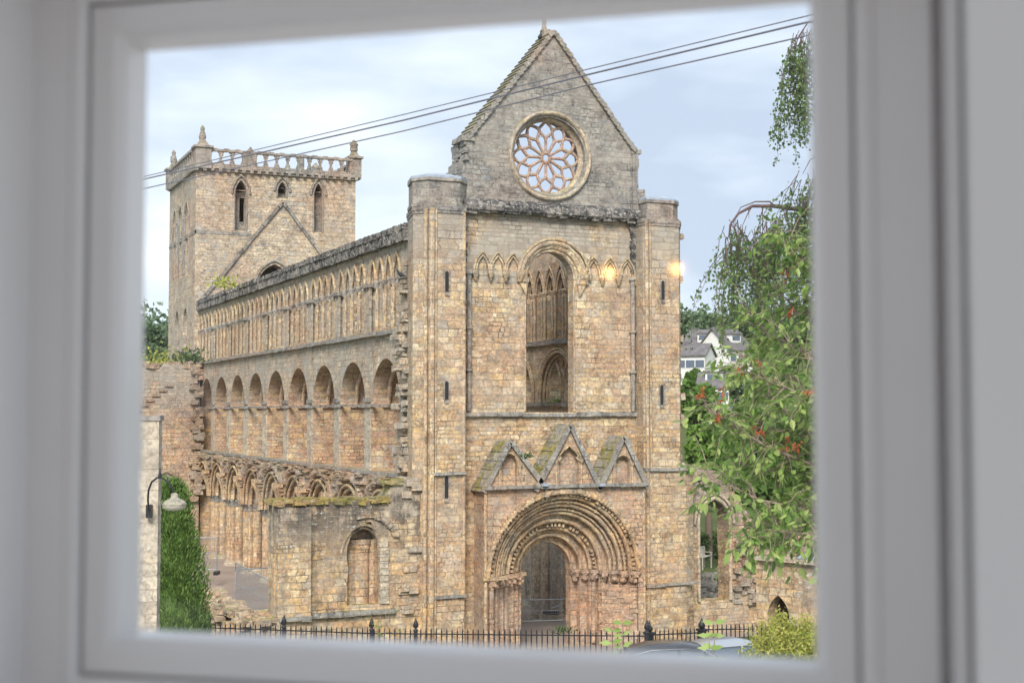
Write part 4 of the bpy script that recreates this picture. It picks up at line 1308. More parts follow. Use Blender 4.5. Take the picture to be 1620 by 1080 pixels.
# ================================================================== TEMPORARY FENCE PANELS
def fence_panel(pts, dep, label, h=1.9):
    # pts: base px/py left, base right
    A = atd(*pts[0]); B = atd(*pts[1]); 
    d = B-A; d.z = 0; L = d.length; d.normalize()
    root = thing('mesh_fence_panel', (A.x, A.y, A.z), label, 'fence panel', 'grey steel mesh fence panels')
    f = MB(); z0 = A.z; up = Vector((0,0,1))
    zt = z0+h
    f.tube([(A.x, A.y, z0), (A.x, A.y, zt-.08), tuple(A+d*.08+up*h), tuple(A+d*(L-.08)+up*h), (A.x+d.x*L, A.y+d.y*L, zt-.08), (A.x+d.x*L, A.y+d.y*L, z0)], .028, 6)
    f.tube([tuple(A+up*.15), tuple(A+d*L+up*.15)], .025, 6)
    f.tube([tuple(A+up*h*.55), tuple(A+d*L+up*h*.55)], .012, 4)
    obj('tube_frame', f, M_STEEL, root)
    w = MB()
    n = int(L/.09)
    for i in range(1, n): p = A+d*(L*i/n); w.tube([tuple(p+up*.15), tuple(p+up*(h-.02))], .0035, 3, False)
    for i in range(1, 9): w.tube([tuple(A+up*(.15+(h-.17)*i/9)), tuple(A+d*L+up*(.15+(h-.17)*i/9))], .0035, 3, False)
    obj('wire_mesh', w, M_STEEL, root)
    for s in (0, 1):
        q = MB(); p = A+d*(L*s); q.obox(p-up*.02, d, Vector((-d.y, d.x, 0)), up, -.12, .12, -.35, .35, -.1, .08)
        obj('foot_block', q, M_IRON, root)
fence_panel([(372, 960, 61), (432, 990, 54)], 60, 'steel mesh panel leaning out from the broken aisle wall beside the gravel')
fence_panel([(434, 966, 62), (372, 960, 61)], 60, 'steel mesh panel with rounded corner just behind the broken aisle wall')
fence_panel([(300, 905, 78), (343, 902, 78)], 78, 'steel mesh panel standing before the far arcade piers')
fence_panel([(812, 988, 61), (905, 988, 61.5)], 61, 'low steel barrier rail crossing just inside the round-arched doorway', 1.05)
fence_panel([(872, 967, 64), (896, 970, 66)], 64, 'tall steel mesh panel seen through the round-arched doorway', 4.4)

# bench seen through the ruined window
bb = atd(1112, 893, 86); be = atd(1134, 893, 88)
root = thing('garden_bench', tuple(bb), 'pale slatted garden bench in front of the clipped hedge', 'bench')
dB = (be-bb); dB.z = 0; LB = 1.5; dB.normalize(); nB = Vector((-dB.y, dB.x, 0)); up = Vector((0,0,1))
M_BEN = plain('weathered teak', (.50,.47,.40), .8, .1)
def bpart(name, boxes):
    m = MB()
    for t in boxes: m.obox(bb, dB, nB, up, *t)
    return obj(name, m, M_BEN, root)
bpart('seat', [(0, LB, i*.1, i*.1+.08, .42, .45) for i in range(5)])
bpart('backrest', [(i*.11, i*.11+.05, .48, .51, .5, .95) for i in range(14)]+[(0, LB, .47, .52, .92, 1.0), (0, LB, .47, .52, .45, .5)])
for a0 in (0, LB-.07):
    for c0 in (0, .45): bpart('leg', [(a0, a0+.07, c0, c0+.07, -1.0, .62 if c0 == 0 else .95)])
    bpart('armrest', [(a0-.01, a0+.08, -.02, .5, .62, .66)])

# pillar + swan-neck lamp
pp = atd(228, 657, 28)
m = MB(); wv = .52
m.obox(Vector((pp.x, pp.y, 0)), R3, FH, up, -.5, .30, 0, .25, 1.9, pp.z-.1)
pil = solo('stone_pillar', m, M_PALE, 'tall slender pale stone pillar left of the clipped conifer', 'pillar')
m = MB(); m.obox(Vector((pp.x, pp.y, 0)), R3, FH, up, -.53, .33, -.03, .28, pp.z-.1, pp.z+.0)
obj('pillar_cap', m, M_TRIM, pil)
lp = atd(235, 806, 27.85)
root = thing('wall_lantern', (lp.x, lp.y, lp.z), 'black swan neck bracket with pale glass lantern fixed to the slender stone pillar', 'lantern')
m = MB(); m.obox(lp, R3, FH, up, -.05, .05, -.02, .12, -.16, .10)
obj('wall_plate', m, M_IRON, root)
m = MB(); pts = [atd(*q, dq) for q, dq in (((235, 806), 27.8), ((234, 790), 27.5), ((235, 775), 27.2), ((240, 762), 27), ((249, 755), 27), ((258, 756), 27), ((268, 764), 27), ((274, 774), 27), ((275, 783), 27))]
m.tube(pts, .020, 8); fpt_ = atd(253, 755, 27); m.lathe(tuple(fpt_), [(.03, 0), (.04, .05), (.012, .1), (.01, .18)], 6)
obj('swan_neck', m, M_IRON, root)
c = atd(276, 801, 27)
m = MB(); m.lathe((c.x, c.y, c.z+.02), [(.22, 0), (.24, .03), (.19, .09), (.11, .13), (.07, .16), (.07, .22), (.03, .24)], 16)
obj('lamp_hood', m, plain('pale lamp hood', (.30,.28,.22), .5, .5, 14), root)
m = MB(); m.lathe((c.x, c.y, c.z-.07), [(.12, 0), (.21, .04), (.23, .09)], 16)
T = NT('lamp glass'); T.principled((.55,.52,.42,1), .25, spec=.5)
obj('lamp_glass', m, T.m, root)

# ================================================================== CARS
def car(px, py, dep, yaw, paint, label):
    top = atd(px, py, dep); z0 = top.z-1.45
    root = thing('parked_car', (top.x, top.y, z0), label, 'car', 'cars parked by the railings')
    a = Vector((math.cos(yaw), math.sin(yaw), 0)); bq = Vector((-math.sin(yaw), math.cos(yaw), 0)); o = Vector((top.x, top.y, z0))
    def W(x, y, z): return o+a*x+bq*y+up*z
    body = MB()
    secs = [(-2.1, .45, .70, .62), (-2.0, .28, .82, .80), (-1.3, .22, .93, .86), (-.4, .2, .95, .88), (.6, .2, .95, .88), (1.4, .22, .90, .85), (1.95, .28, .72, .78), (2.1, .42, .60, .62)]
    rows = []
    for (x, zb, zt, hw) in secs:
        rows.append([W(x, -hw*.92, zb), W(x, -hw, zb+.18), W(x, -hw, (zb+zt)/2+.1), W(x, -hw*.92, zt), W(x, 0, zt+.04), W(x, hw*.92, zt), W(x, hw, (zb+zt)/2+.1), W(x, hw, zb+.18), W(x, hw*.92, zb)])
    body.loft(rows, True, True); body.add(rows[0], [tuple(range(9))]); body.add(rows[-1], [tuple(range(9))[::-1]])
    obj('body', body, paint, root)
    cab = MB(); rows = []
    for (x, z, hw) in [(-1.75, .92, .72), (-1.35, 1.30, .60), (-.9, 1.42, .58), (-.1, 1.45, .58), (.35, 1.38, .60), (1.05, .93, .74)]:
        rows.append([W(x, -hw-.08, .90), W(x, -hw, z), W(x, 0, z+.03), W(x, hw, z), W(x, hw+.08, .90)])
    cab.loft(rows, True)
    obj('windows', cab, M_GLASSC, root)
    rf = MB(); rows = []
    for (x, z, hw) in [(-1.38, 1.30, .60), (-.9, 1.435, .59), (-.1, 1.465, .59), (.30, 1.40, .60)]:
        rows.append([W(x, -hw-.01, z-.03), W(x, -hw, z+.015), W(x, 0, z+.045), W(x, hw, z+.015), W(x, hw+.01, z-.03)])
    rf.loft(rows, True)
    obj('roof', rf, paint, root)
    for s in (-1, 1):
        pl = MB()
        for (xa, za, xb, zb) in ((1.05, .93, .33, 1.38), (-.25, .92, -.25, 1.44), (-1.75, .92, -1.36, 1.3)):
            pl.tube([W(xa, s*.76*(1 if za < 1 else .8), za), W(xb, s*.61, zb)], .03, 5)
        obj('window_pillar', pl, paint, root)
        for x in (-1.35, 1.35):
            wm = MB(); wm.tube([W(x, s*.68, .31), W(x, s*.88, .31)], .31, 18)
            wo_ = obj('wheel', wm, M_IRON, root)
            wm = MB(); wm.tube([W(x, s*.87, .31), W(x, s*.895, .31)], .19, 12); obj('rim', wm, M_STEEL, wo_)
        hl = MB(); hl.rock(tuple(W(2.0, s*.62, .62)), (.2, .3, .14), .05, yaw); obj('headlight', hl, M_STEEL, root)
        mi = MB(); mi.rock(tuple(W(.75, s*.98, .98)), (.14, .2, .13), .08, yaw); obj('wing_mirror', mi, paint, root)
T = NT('car glass'); T.principled((.10,.13,.16,1), .05, spec=.8); M_GLASSC = T.m
def paintm(n, c):
    T = NT(n); T.principled((*c, 1), .25, spec=.6, metal=.3); return T.m
yr = math.atan2(R3.y, R3.x)
car(1085, 1019, 33.5, yr+.03, paintm('dark grey paint', (.06,.065,.075)), 'dark grey car parked under the railing beside the thick post')
car(1172, 1013, 35.6, yr+.25, paintm('silver paint', (.35,.38,.42)), 'silver car half hidden behind the yellow green shrub')

# ================================================================== LEAVES AND TREES
def leaves(mb, pts, size, up_bias=0, droop=0, aspect=.5, fold=.15, var=.35):
    for p in pts:
        L = size*random.uniform(1-var, 1+var)
        d = Vector((random.gauss(0, 1), random.gauss(0, 1), random.gauss(0, 1)+up_bias-droop)).normalized()
        q = d.cross(Vector((random.gauss(0, 1), random.gauss(0, 1), random.gauss(0, 1)))).normalized()
        n = d.cross(q); w = L*aspect*.5; p = Vector(p)
        a = p; b = p+d*L*.42+q*w+n*fold*w; c = p+d*L; e_ = p+d*L*.42-q*w+n*fold*w; m_ = p+d*L*.45-n*fold*w*.5
        mb.add([a, b, c, m_, e_], [(0, 1, 2, 3), (0, 3, 2, 4)])
def clump_tree(name, base, h, r, mats, label, cat='tree', group=None, nclump=22, per=170, leaf=.34, trunkr=None, squash=.8, zc=.62, origin=None):
    base = Vector(base)
    root = thing(name, tuple(base), label, cat, group)
    cr_ = MB(); tk = MB(); tr_ = trunkr or h*.025
    top = base+Vector((random.uniform(-.3, .3), random.uniform(-.3, .3), h*.75))
    tk.tube([base, base.lerp(top, .4)+Vector((.1, .1, 0)), top], [tr_*1.3, tr_, tr_*.3], 8)
    C0 = base+Vector((0, 0, h*zc))
    for i in range(nclump):
        a = random.uniform(0, 2*PI); ct = random.uniform(-.9, 1); rr_ = random.uniform(.45, .88)
        s_ = math.sqrt(1-ct*ct)
        c = C0+Vector((math.cos(a)*s_*r*rr_, math.sin(a)*s_*r*rr_, ct*h*(1-zc)*rr_*(1 if ct > 0 else 1.0)))
        cr = r*random.uniform(.25, .42)
        tk.tube([base.lerp(top, random.uniform(.4, .9)), c.lerp(C0, .3)+Vector((0, 0, -.1*r)), c], [tr_*.35, tr_*.2, tr_*.06], 5, False)
        pts = []
        for k in range(per):
            v = Vector((random.gauss(0, 1), random.gauss(0, 1), random.gauss(0, 1))).normalized()*cr*random.uniform(.55, 1.05)**.7
            v.z *= squash
            pts.append(c+v)
        leaves(cr_, pts, leaf, .2, .1, .8)
    obj('trunk', tk, M_BARK, root); o = obj('crown', cr_, mats, root)
    return root
G1 = leafmat('mid green leaves', [(.05,.10,.02), (.09,.17,.035), (.14,.25,.05), (.20,.32,.08)])
G2 = leafmat('dark green leaves', [(.04,.08,.025), (.065,.125,.035), (.10,.17,.05), (.14,.22,.07)])
G3 = leafmat('bright green leaves', [(.09,.18,.03), (.15,.27,.045), (.21,.35,.07), (.28,.42,.10)])
G4 = leafmat('hazed far leaves', [(.09,.14,.08), (.12,.18,.10), (.15,.22,.12), (.19,.26,.14)], .2)  # distance haze put into the leaf colour as a paler green
def tbase(px, py, dep): p = atd(px, py, dep); return (p.x, p.y, ground_z(p.x, p.y))
def tree_at(px, pytop, dep, rpx, mat, label, leaf, group, n=24, per=160, name='broadleaf_tree'):
    x, y, z = tbase(px, 700, dep); zt = atd(px, pytop, dep).z; r = rpx*dep/FPX
    h = max(zt-z, r*1.6)
    zc = max(.5, 1-r*1.05/h)
    return clump_tree(name, (x, y, z), h, r, mat, label, 'tree', group, n, per, leaf, None, .85, zc)
g = 'garden trees behind the abbey'
tree_at(1120, 668, 92, 42, G3, 'bright green round tree right of the abbey front above the ruined window', .42, g)
tree_at(1098, 600, 110, 34, G1, 'mid green tree hugging the right turret', .45, g)
tree_at(1175, 640, 98, 48, G1, 'mid green garden tree below the white houses', .42, g)
tree_at(1240, 650, 88, 50, G2, 'dark green garden tree behind the cherry boughs', .42, g)
tree_at(1150, 730, 84, 40, G3, 'low bright tree directly above the stone outbuilding', .38, g)
tree_at(1210, 720, 80, 45, G1, 'low spreading tree behind the outbuilding rubble', .38, g)
tree_at(1120, 740, 100, 30, G2, 'dark tree filling the ruined window arch', .4, g)
tree_at(1290, 640, 90, 55, G1, 'mid green tree at the window frame edge', .42, g)
tree_at(1360, 650, 95, 55, G2, 'dark tree beyond the window frame', .42, g, 14, 90)
g = 'trees on the far hillside'
for (px, py, dep, rp, lab) in ((1100, 584, 196, 17, 'round garden bush tree just below the left white houses'), (1152, 580, 196, 15, 'garden bush tree between the two white houses'), (1112, 628, 165, 16, 'bush tree under the small dark roofed house')):
    tree_at(px, py, dep, rp, G1, lab, .42, g, 22, 200)
for i, (px, py, dep, rp, lab) in enumerate([(1085, 497, 300, 34, 'tall dark hillside tree touching the abbey turret edge'), (1110, 490, 310, 30, 'highest rounded hillside tree above the white houses'), (1140, 512, 330, 26, 'smaller hillside tree right of the highest one'),
        (1172, 525, 340, 30, 'broad hillside tree behind the white gabled house'), (1205, 520, 330, 30, 'hillside tree partly veiled by the birch'), (1245, 515, 320, 34, 'hillside tree behind the leafy cherry boughs'), (1285, 510, 320, 34, 'hillside tree at the edge of the window'),
        (1090, 575, 210, 16, 'small bush tree below the left white house'), (1180, 585, 190, 26, 'tree beneath the white gabled house'),
        (236, 508, 260, 26, 'wooded crown left of the tower near the window frame'), (262, 515, 270, 22, 'wooded crown just left of the tower'), (245, 545, 240, 26, 'lower tree crown above the transept wall'), (200, 505, 260, 26, 'tree crown hidden by the window frame'), (290, 530, 265, 24, 'tree crown behind the tower foot')]):
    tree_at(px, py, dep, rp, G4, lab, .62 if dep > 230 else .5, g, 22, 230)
# far wooded ridge
rd = MB(); pts = []
for i in range(15000):
    px = random.uniform(60, 1500); dep = random.uniform(420, 620)
    p = atd(px, 650, dep); z = ground_z(p.x, p.y)+random.uniform(0, 8)
    pts.append((p.x, p.y, z))
leaves(rd, pts, 1.7, .5, 0, .9)
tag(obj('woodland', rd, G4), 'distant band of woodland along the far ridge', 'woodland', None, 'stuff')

# clipped hedge through the arch
hg = MB(); a = atd(1085, 850, 90); b = atd(1160, 850, 94); zt = atd(1120, 852, 90).z; pts = []
dh_ = (b-a); dh_.z = 0; Lh = dh_.length+8; dh_.normalize(); nh_ = Vector((-dh_.y, dh_.x, 0)); a = a-dh_*4
for i in range(5200):
    u_ = random.uniform(0, Lh); f_ = random.random()
    if f_ < .6: q = a+dh_*u_+nh_*random.uniform(-.1, .05); z = random.uniform(GZ, zt)
    else: q = a+dh_*u_+nh_*random.uniform(-.1, 1.2); z = zt+random.uniform(-.1, .05)
    pts.append((q.x, q.y, z))
leaves(hg, pts, .22, .3, 0, .8); hg.obox(Vector((a.x, a.y, 0)), dh_, nh_, up, 0, Lh, .08, 1.1, GZ, zt-.1)
solo('clipped_hedge', hg, G2, 'square clipped green hedge behind the garden bench', 'hedge')

# conical conifer
cb = atd(269, 990, 36); base = Vector((cb.x, cb.y, ground_z(cb.x, cb.y)-.5)); topz = atd(264, 758, 36).z
root = thing('clipped_conifer', tuple(base), 'dense dark green conical conifer beside the stone pillar', 'tree')
tk = MB(); tk.tube([base, Vector((base.x, base.y, topz-1))], [.14, .04], 8); obj('trunk', tk, M_BARK, root)
co_ = MB(); H = topz-base.z; inner = MB(); Rm = 69*36/FPX*1.0
def crad(t): return Rm*(1.0*(1-t)**.47*min(1, (t+.35)/.5)**.4) if t < 1 else 0
rows = []
for i in range(15):
    t = i/14; rr = max(.02, crad(t)*.70); rows.append([(base.x+rr*math.cos(2*PI*k/16), base.y+rr*math.sin(2*PI*k/16), base.z+.2+t*(H-.5)) for k in range(16)])
inner.loft(rows, True, True)
for i in range(1100):                                           # upright sprays, each a tuft of narrow blades
    t = random.random()**1.25; a_ = random.uniform(0, 2*PI)
    nn_ = noise.noise(Vector((math.cos(a_)*1.6, math.sin(a_)*1.6, t*7)))
    rr = crad(t)*(random.uniform(.86, .97)+.16*nn_)
    c = Vector((base.x+rr*math.cos(a_), base.y+rr*math.sin(a_), base.z+.1+t*(H-.35)))
    out = Vector((math.cos(a_), math.sin(a_), 0))
    for k in range(34):
        v = Vector((random.gauss(0, .10), random.gauss(0, .10), random.uniform(-.16, .30)))
        d = (out*random.uniform(.1, .9)+Vector((random.gauss(0, .3), random.gauss(0, .3), random.uniform(.7, 1.6)))).normalized()
        q = d.cross(Vector((random.gauss(0, 1), random.gauss(0, 1), random.gauss(0, .4)))).normalized()*.010
        p = c+v; L = random.uniform(.06, .12)
        co_.add([p-q, p+q, p+d*L*.6+q*1.2, p+d*L, p+d*L*.6-q*1.2], [(0, 1, 2, 3, 4)])
M_YEW = leafmat('conifer leaves', [(.03,.06,.015), (.07,.13,.03), (.12,.21,.045), (.20,.30,.075)], .15, .6, 3.2, 1.5)  # strong clump noise paints shaded recesses into the foliage colour
obj('foliage_core', inner, M_YEW, root); obj('crown', co_, M_YEW, root)

# shrub and young plants in front of the railings
def shrub(name, px, pyt, dep, rpx, n, leaf, mat, label, hpx=None, stems=9, base_z=None):
    r = rpx*dep/FPX; t = atd(px, pyt, dep); gz = ground_z(t.x, t.y) if base_z is None else base_z
    root = thing(name, (t.x, t.y, gz), label, 'shrub' if 'shrub' in name else 'plant')
    st = MB(); lf = MB(); H = t.z-gz
    for i in range(stems):
        a_ = random.uniform(0, 2*PI); rr = r*random.random()**.5*.95
        e_ = Vector((t.x+rr*math.cos(a_), t.y+rr*math.sin(a_), gz+H*random.uniform(.72, 1.0)*(1-.25*(rr/r)**2)))
        b0 = Vector((t.x+rr*.2*math.cos(a_), t.y+rr*.2*math.sin(a_), gz))
        mid = b0.lerp(e_, .55)+Vector((0, 0, .12*H))*.5
        st.tube([b0, mid, e_], [.012, .008, .003], 4, False)
        pts = []
        for k in range(n//stems):
            u_ = random.uniform(.35, 1.0) if stems < 50 else random.uniform(.66, 1.0)**.8; p = b0.lerp(mid, u_*2) if u_ < .5 else mid.lerp(e_, (u_-.5)*2)
            pts.append(p+Vector((random.gauss(0, .09), random.gauss(0, .09), random.gauss(0, .07)))*(leaf/.09))
        leaves(lf, pts, leaf, .5, 0, .42)
    obj('stem', st, M_TWIG, root); obj('foliage', lf, mat, root)
M_YG = leafmat('yellow green leaves', [(.18,.26,.04), (.34,.38,.07), (.48,.47,.11), (.60,.54,.22)], .35)
shrub('yellow_shrub', 1258, 962, 30, 88, 15000, .08, M_YG, 'yellow green leafy shrub in the lower right corner of the view', stems=120)
shrub('sapling', 603, 935, 24, 20, 190, .10, leafmat('sapling leaves', [(.12,.25,.03), (.2,.36,.05), (.28,.45,.08)], .4), 'thin light green sapling in front of the ruined wall by two finials', stems=7)
M_SH = leafmat('shoot leaves', [(.22,.34,.08), (.3,.42,.12), (.42,.52,.2)], .45)
def shoot(pxs, dep, label):
    t0 = atd(*pxs[0], dep); base = Vector((t0.x, t0.y, ground_z(t0.x, t0.y)))
    root = thing('leafy_shoot', tuple(base), label, 'plant', 'tall thin leafy shoots near the window')
    st = MB(); lf = MB()
    for (px, py) in pxs:
        e_ = atd(px, py, dep)
        st.tube([base, Vector((e_.x, e_.y, e_.z-.3)), e_], [.012, .006, .003], 4, False)
        for k in range(5):
            c = e_+Vector((0, 0, -k*.09)); s = 1 if k % 2 else -1
            for s in (-1, 1):
                d = (R3*s*random.uniform(.6, 1)+FH*random.uniform(-.6, .6)+Vector((0, 0, random.uniform(-.1, .45)))).normalized(); q = d.cross(Vector((0, 0, 1))).normalized().cross(d)*.3+FH*.25
                L = random.uniform(.07, .11); w = q.normalized()*L*.25
                lf.add([c, c+d*L*.4+w, c+d*L, c+d*L*.4-w], [(0, 1, 2, 3)])
    obj('stem', st, M_TWIG, root); obj('foliage', lf, M_SH, root)
shoot([(985, 985), (968, 998)], 11, 'pale leafy shoot rising in front of the doorway railing')
shoot([(1130, 985), (1122, 1005)], 10.5, 'pale leafy shoot rising in front of the silver car')

# cherry tree (boughs reach in from the right)
ct0 = atd(1560, 900, 11.8); cbase = Vector((ct0.x, ct0.y, ground_z(ct0.x, ct0.y)))
root = thing('cherry_tree', tuple(cbase), 'cherry tree with broad green leaves and rusty withered leaf clusters', 'tree')
tk = MB(); br = MB(); lf = MB(); dead = MB()
ttop = Vector((ct0.x, ct0.y, 9.6))
tk.tube([cbase, cbase.lerp(ttop, .5)+Vector((.1, 0, 0)), ttop], [.16, .12, .05], 10)
boughs = []
def bough(pts, depths, r0):
    P = [atd(px, py, d) for (px, py), d in zip(pts, depths)]
    br.tube(P, [r0*.62*(1-.75*i/(len(P)-1)) for i in range(len(P))], 6, False); boughs.append(P)
bough([(1560, 900), (1400, 800), (1285, 735), (1210, 705), (1130, 655), (1112, 640)], [11.8, 11.4, 11, 10.8, 10.6, 10.5], .035)
bough([(1560, 850), (1400, 760), (1280, 690), (1190, 675), (1140, 650)], [11.8, 11.5, 11.2, 11.2, 11.3], .028)
bough([(1560, 800), (1400, 640), (1290, 560), (1215, 530), (1175, 485)], [11.8, 11.8, 11.9, 12, 12.1], .03)
bough([(1560, 820), (1420, 600), (1310, 470), (1255, 400), (1232, 365)], [11.8, 11.6, 11.4, 11.2, 11.1], .03)
bough([(1560, 880), (1400, 840), (1270, 805), (1200, 790), (1150, 765), (1120, 755)], [11.8, 11.2, 10.8, 10.6, 10.5, 10.4], .024)
bough([(1560, 900), (1420, 880), (1290, 845), (1225, 840), (1180, 865)], [11.8, 11.2, 10.6, 10.4, 10.3], .016)
bough([(1560, 860), (1420, 720), (1300, 620), (1230, 590), (1170, 575)], [11.8, 11.9, 12, 12, 12.1], .025)
bough([(1560, 860), (1450, 700), (1330, 640), (1262, 620), (1205, 600), (1175, 560)], [11.8, 11.0, 10.6, 10.6, 10.8, 10.9], .02)
bough([(1560, 840), (1420, 780), (1300, 700), (1240, 650), (1200, 610)], [11.8, 11.3, 11.0, 11.1, 11.2], .02)
bough([(1560, 800), (1400, 560), (1300, 500), (1250, 480), (1225, 455)], [11.8, 11.5, 11.4, 11.5, 11.6], .02)
bough([(1560, 860), (1420, 800), (1300, 770), (1230, 745), (1175, 735)], [11.8, 11.3, 11.1, 11.0, 11.0], .018)
bough([(1560, 760), (1400, 540), (1310, 430), (1285, 380)], [11.8, 11.3, 11.2, 11.1], .016)
bough([(1560, 800), (1400, 660), (1300, 580), (1250, 545)], [11.8, 11.0, 10.9, 10.9], .016)
bough([(1560, 880), (1400, 820), (1300, 830), (1235, 825), (1195, 830)], [11.8, 11.2, 11.0, 11.0, 11.0], .014)
twigs = []
for P in boughs:
    for i in range(1, len(P)-1+1):
        segL = (P[i]-P[i-1]).length
        nt = int(segL*(60 if i > 1 else 10))
        for k in range(nt):
            o = P[i-1].lerp(P[i], random.random())
            dirn = (P[i]-P[i-1]).normalized()
            d = (dirn*.5+Vector((random.gauss(0, .5), random.gauss(0, .5), random.gauss(-.05, .5)))).normalized()
            L = random.uniform(.12, .40)
            m1 = o+d*L*.5+Vector((0, 0, .02)); e_ = o+d*L+Vector((0, 0, -.05))
            br.tube([o, m1, e_], [.0045, .003, .0015], 4, False); twigs.append((o, m1, e_))
for (o, m1, e_) in twigs:
    tot = random.randint(5, 9)
    for k in range(tot):
        t = random.uniform(.25, 1); c = o.lerp(m1, t*2) if t < .5 else m1.lerp(e_, (t-.5)*2)
        L = random.uniform(.04, .09); d = ((e_-o).normalized()*.7+Vector((random.gauss(0, .6), random.gauss(0, .6), random.gauss(-.35, .4)))).normalized()
        q = d.cross(Vector((random.gauss(0, .6), random.gauss(0, .6), 1))).normalized(); n_ = d.cross(q); w = L*random.uniform(.22, .28)
        c0 = c+d*.02
        sag = Vector((0, 0, -L*.15))
        lf.add([c0, c0+d*L*.3+q*w+n_*w*.3, c0+d*L*.65+q*w*.8+n_*w*.3+sag*.4, c0+d*L+sag, c0+d*L*.65-q*w*.8+n_*w*.3+sag*.4, c0+d*L*.3-q*w+n_*w*.3, c0+d*L*.5+sag*.2],
               [(0, 1, 2, 6), (6, 2, 3), (0, 6, 4, 5), (6, 3, 4)])
for (px, py, dp) in [(1169, 583, 10.8), (1202, 569, 11), (1144, 620, 10.5), (1110, 617, 10.4), (1202, 675, 10.6), (1246, 427, 11.2), (1252, 490, 11.3), (1280, 618, 10.4), (1184, 573, 11), (1262, 700, 10.6), (1135, 655, 10.5), (1243, 700, 10.6)]:
    c = atd(px, py, dp); pts = [c+Vector((random.gauss(0, .012), random.gauss(0, .012), random.gauss(0, .024))) for _ in range(7)]
    leaves(dead, pts, .055, 0, 1.6, .38, .7)
obj('trunk', tk, M_BARK, root); obj('branch', br, M_TWIG, root)
obj('crown', lf, leafmat('cherry leaves', [(.07,.14,.035), (.15,.26,.06), (.24,.37,.09), (.40,.49,.16), (.20,.30,.12)], .45, .4), root)
obj('withered_leaves', dead, leafmat('withered leaves', [(.30,.07,.03), (.42,.12,.04), (.50,.20,.08)], .3, .7), root)

# weeping birch
b0 = atd(1640, 700, 17); bbase = Vector((b0.x, b0.y, ground_z(b0.x, b0.y)))
root = thing('weeping_birch', tuple(bbase), 'weeping birch with hanging curtains of tiny leaves', 'tree')
tk = MB(); br = MB(); lf = MB()
tk.tube([bbase, Vector((b0.x+.1, b0.y, 8)), Vector((b0.x-.1, b0.y, 15))], [.2, .14, .06], 10)
def bb_(pts, d, r0):
    P = [atd(px, py, d) for (px, py) in pts]
    br.tube(P, [r0*(1-.8*i/(len(P)-1)) for i in range(len(P))], 6, False); return P
def strand(p, L, dens=1.0, lean=0):
    n = int(L/.10)+2; pts = []; q = Vector(p); vx, vy = random.gauss(0, .12), random.gauss(0, .12)
    for i in range(n):
        pts.append(q.copy()); q = q+Vector((vx*.3+random.gauss(0, .012), vy*.3+random.gauss(0, .012), -L/n)); vx *= .8; vy *= .8
    br.tube(pts, [.005-.003*i/(n-1) for i in range(n)], 3, False)
    for i in range(int(L*52*dens)):
        t = random.uniform(.08, 1)**.85*(n-1.001); a_ = int(t); c = pts[a_].lerp(pts[a_+1], t-a_)+Vector((random.gauss(0, .028), random.gauss(0, .028), random.gauss(0, .02)))
        leaves(lf, [c], .042, 0, 1.0, .75)
D = 16
Pa = bb_([(1640, 420), (1450, 360), (1300, 335), (1262, 331), (1224, 326), (1190, 326), (1168, 338), (1155, 356), (1153, 375)], D, .04)
Pb = bb_([(1224, 326), (1218, 319), (1195, 319), (1172, 328), (1163, 345), (1163, 372)], D, .012)
for q in ([(1190, 326), (1182, 340), (1175, 356), (1174, 372)], [(1208, 326), (1203, 345), (1199, 362)], [(1248, 331), (1238, 342), (1228, 352)], [(1184, 328), (1185, 346)], [(1206, 326), (1207, 390)]): bb_(q, D, .008)
for k in range(150):
    px = random.uniform(1143, 1215) if k % 2 else random.uniform(1205, 1300)
    top_ = 372+random.uniform(-25, 30)-(abs(px-1150)*.05) if px < 1225 else 350+random.uniform(-20, 30)
    p = atd(px, top_, D+random.uniform(-.5, .5)); strand(p, random.uniform(.5, 1.45), .85)
for k in range(44):                                            # the upper right curtains
    px = random.uniform(1254, 1305); p = atd(px, random.uniform(45, 75), D+random.uniform(-.4, .3)); strand(p, random.uniform(.9, 1.5) if px > 1266 else 1.25, 1.1)
for k in range(46):
    px = random.uniform(1256, 1310); p = atd(px, random.uniform(262, 320), D+random.uniform(-.4, .3)); strand(p, random.uniform(.5, 1.3), 1.1)
bb_([(1640, 100), (1400, 40), (1310, 35), (1278, 36), (1262, 60), (1258, 80)], D, .02); bb_([(1640, 300), (1400, 240), (1300, 245), (1282, 252), (1270, 275)], D, .015)
obj('trunk', tk, plain('birch bark', (.5,.48,.44), .8, .4, 8), root); obj('branch', br, M_BTWIG, root)
obj('crown', lf, leafmat('birch leaves', [(.06,.11,.04), (.11,.18,.06), (.18,.26,.09), (.26,.34,.13)], .4, .45), root)

# plants on the ruin heads
def tuft(px, py, dep, r, n, leaf, mat, label):
    p = atd(px, py, dep); m = MB(); leaves(m, [p+Vector((random.gauss(0, r), random.gauss(0, r), abs(random.gauss(0, r*.6)))) for _ in range(n)], leaf, .8, 0, .5)
    solo('wall_plant', m, mat, label, 'plant')
tuft(300, 572, 91, .55, 260, .28, G2, 'dark green bush on the wall head at the tower foot')
tuft(262, 575, 91, .8, 260, .22, M_YG, 'yellow green weeds along the transept wall head')
tuft(355, 455, 83, .45, 160, .22, M_YG, 'yellow green weeds on the nave wall head before the tower')
tuft(888, 640, 68, .30, 120, .16, G3, 'green plant sprouting inside the tall west window')
tuft(834, 724, 53.5, .16, 60, .12, G2, 'small fern in the valley between the left gablets')
tuft(893, 1000, 56, .22, 90, .14, G2, 'small weed at the foot of the doorway')

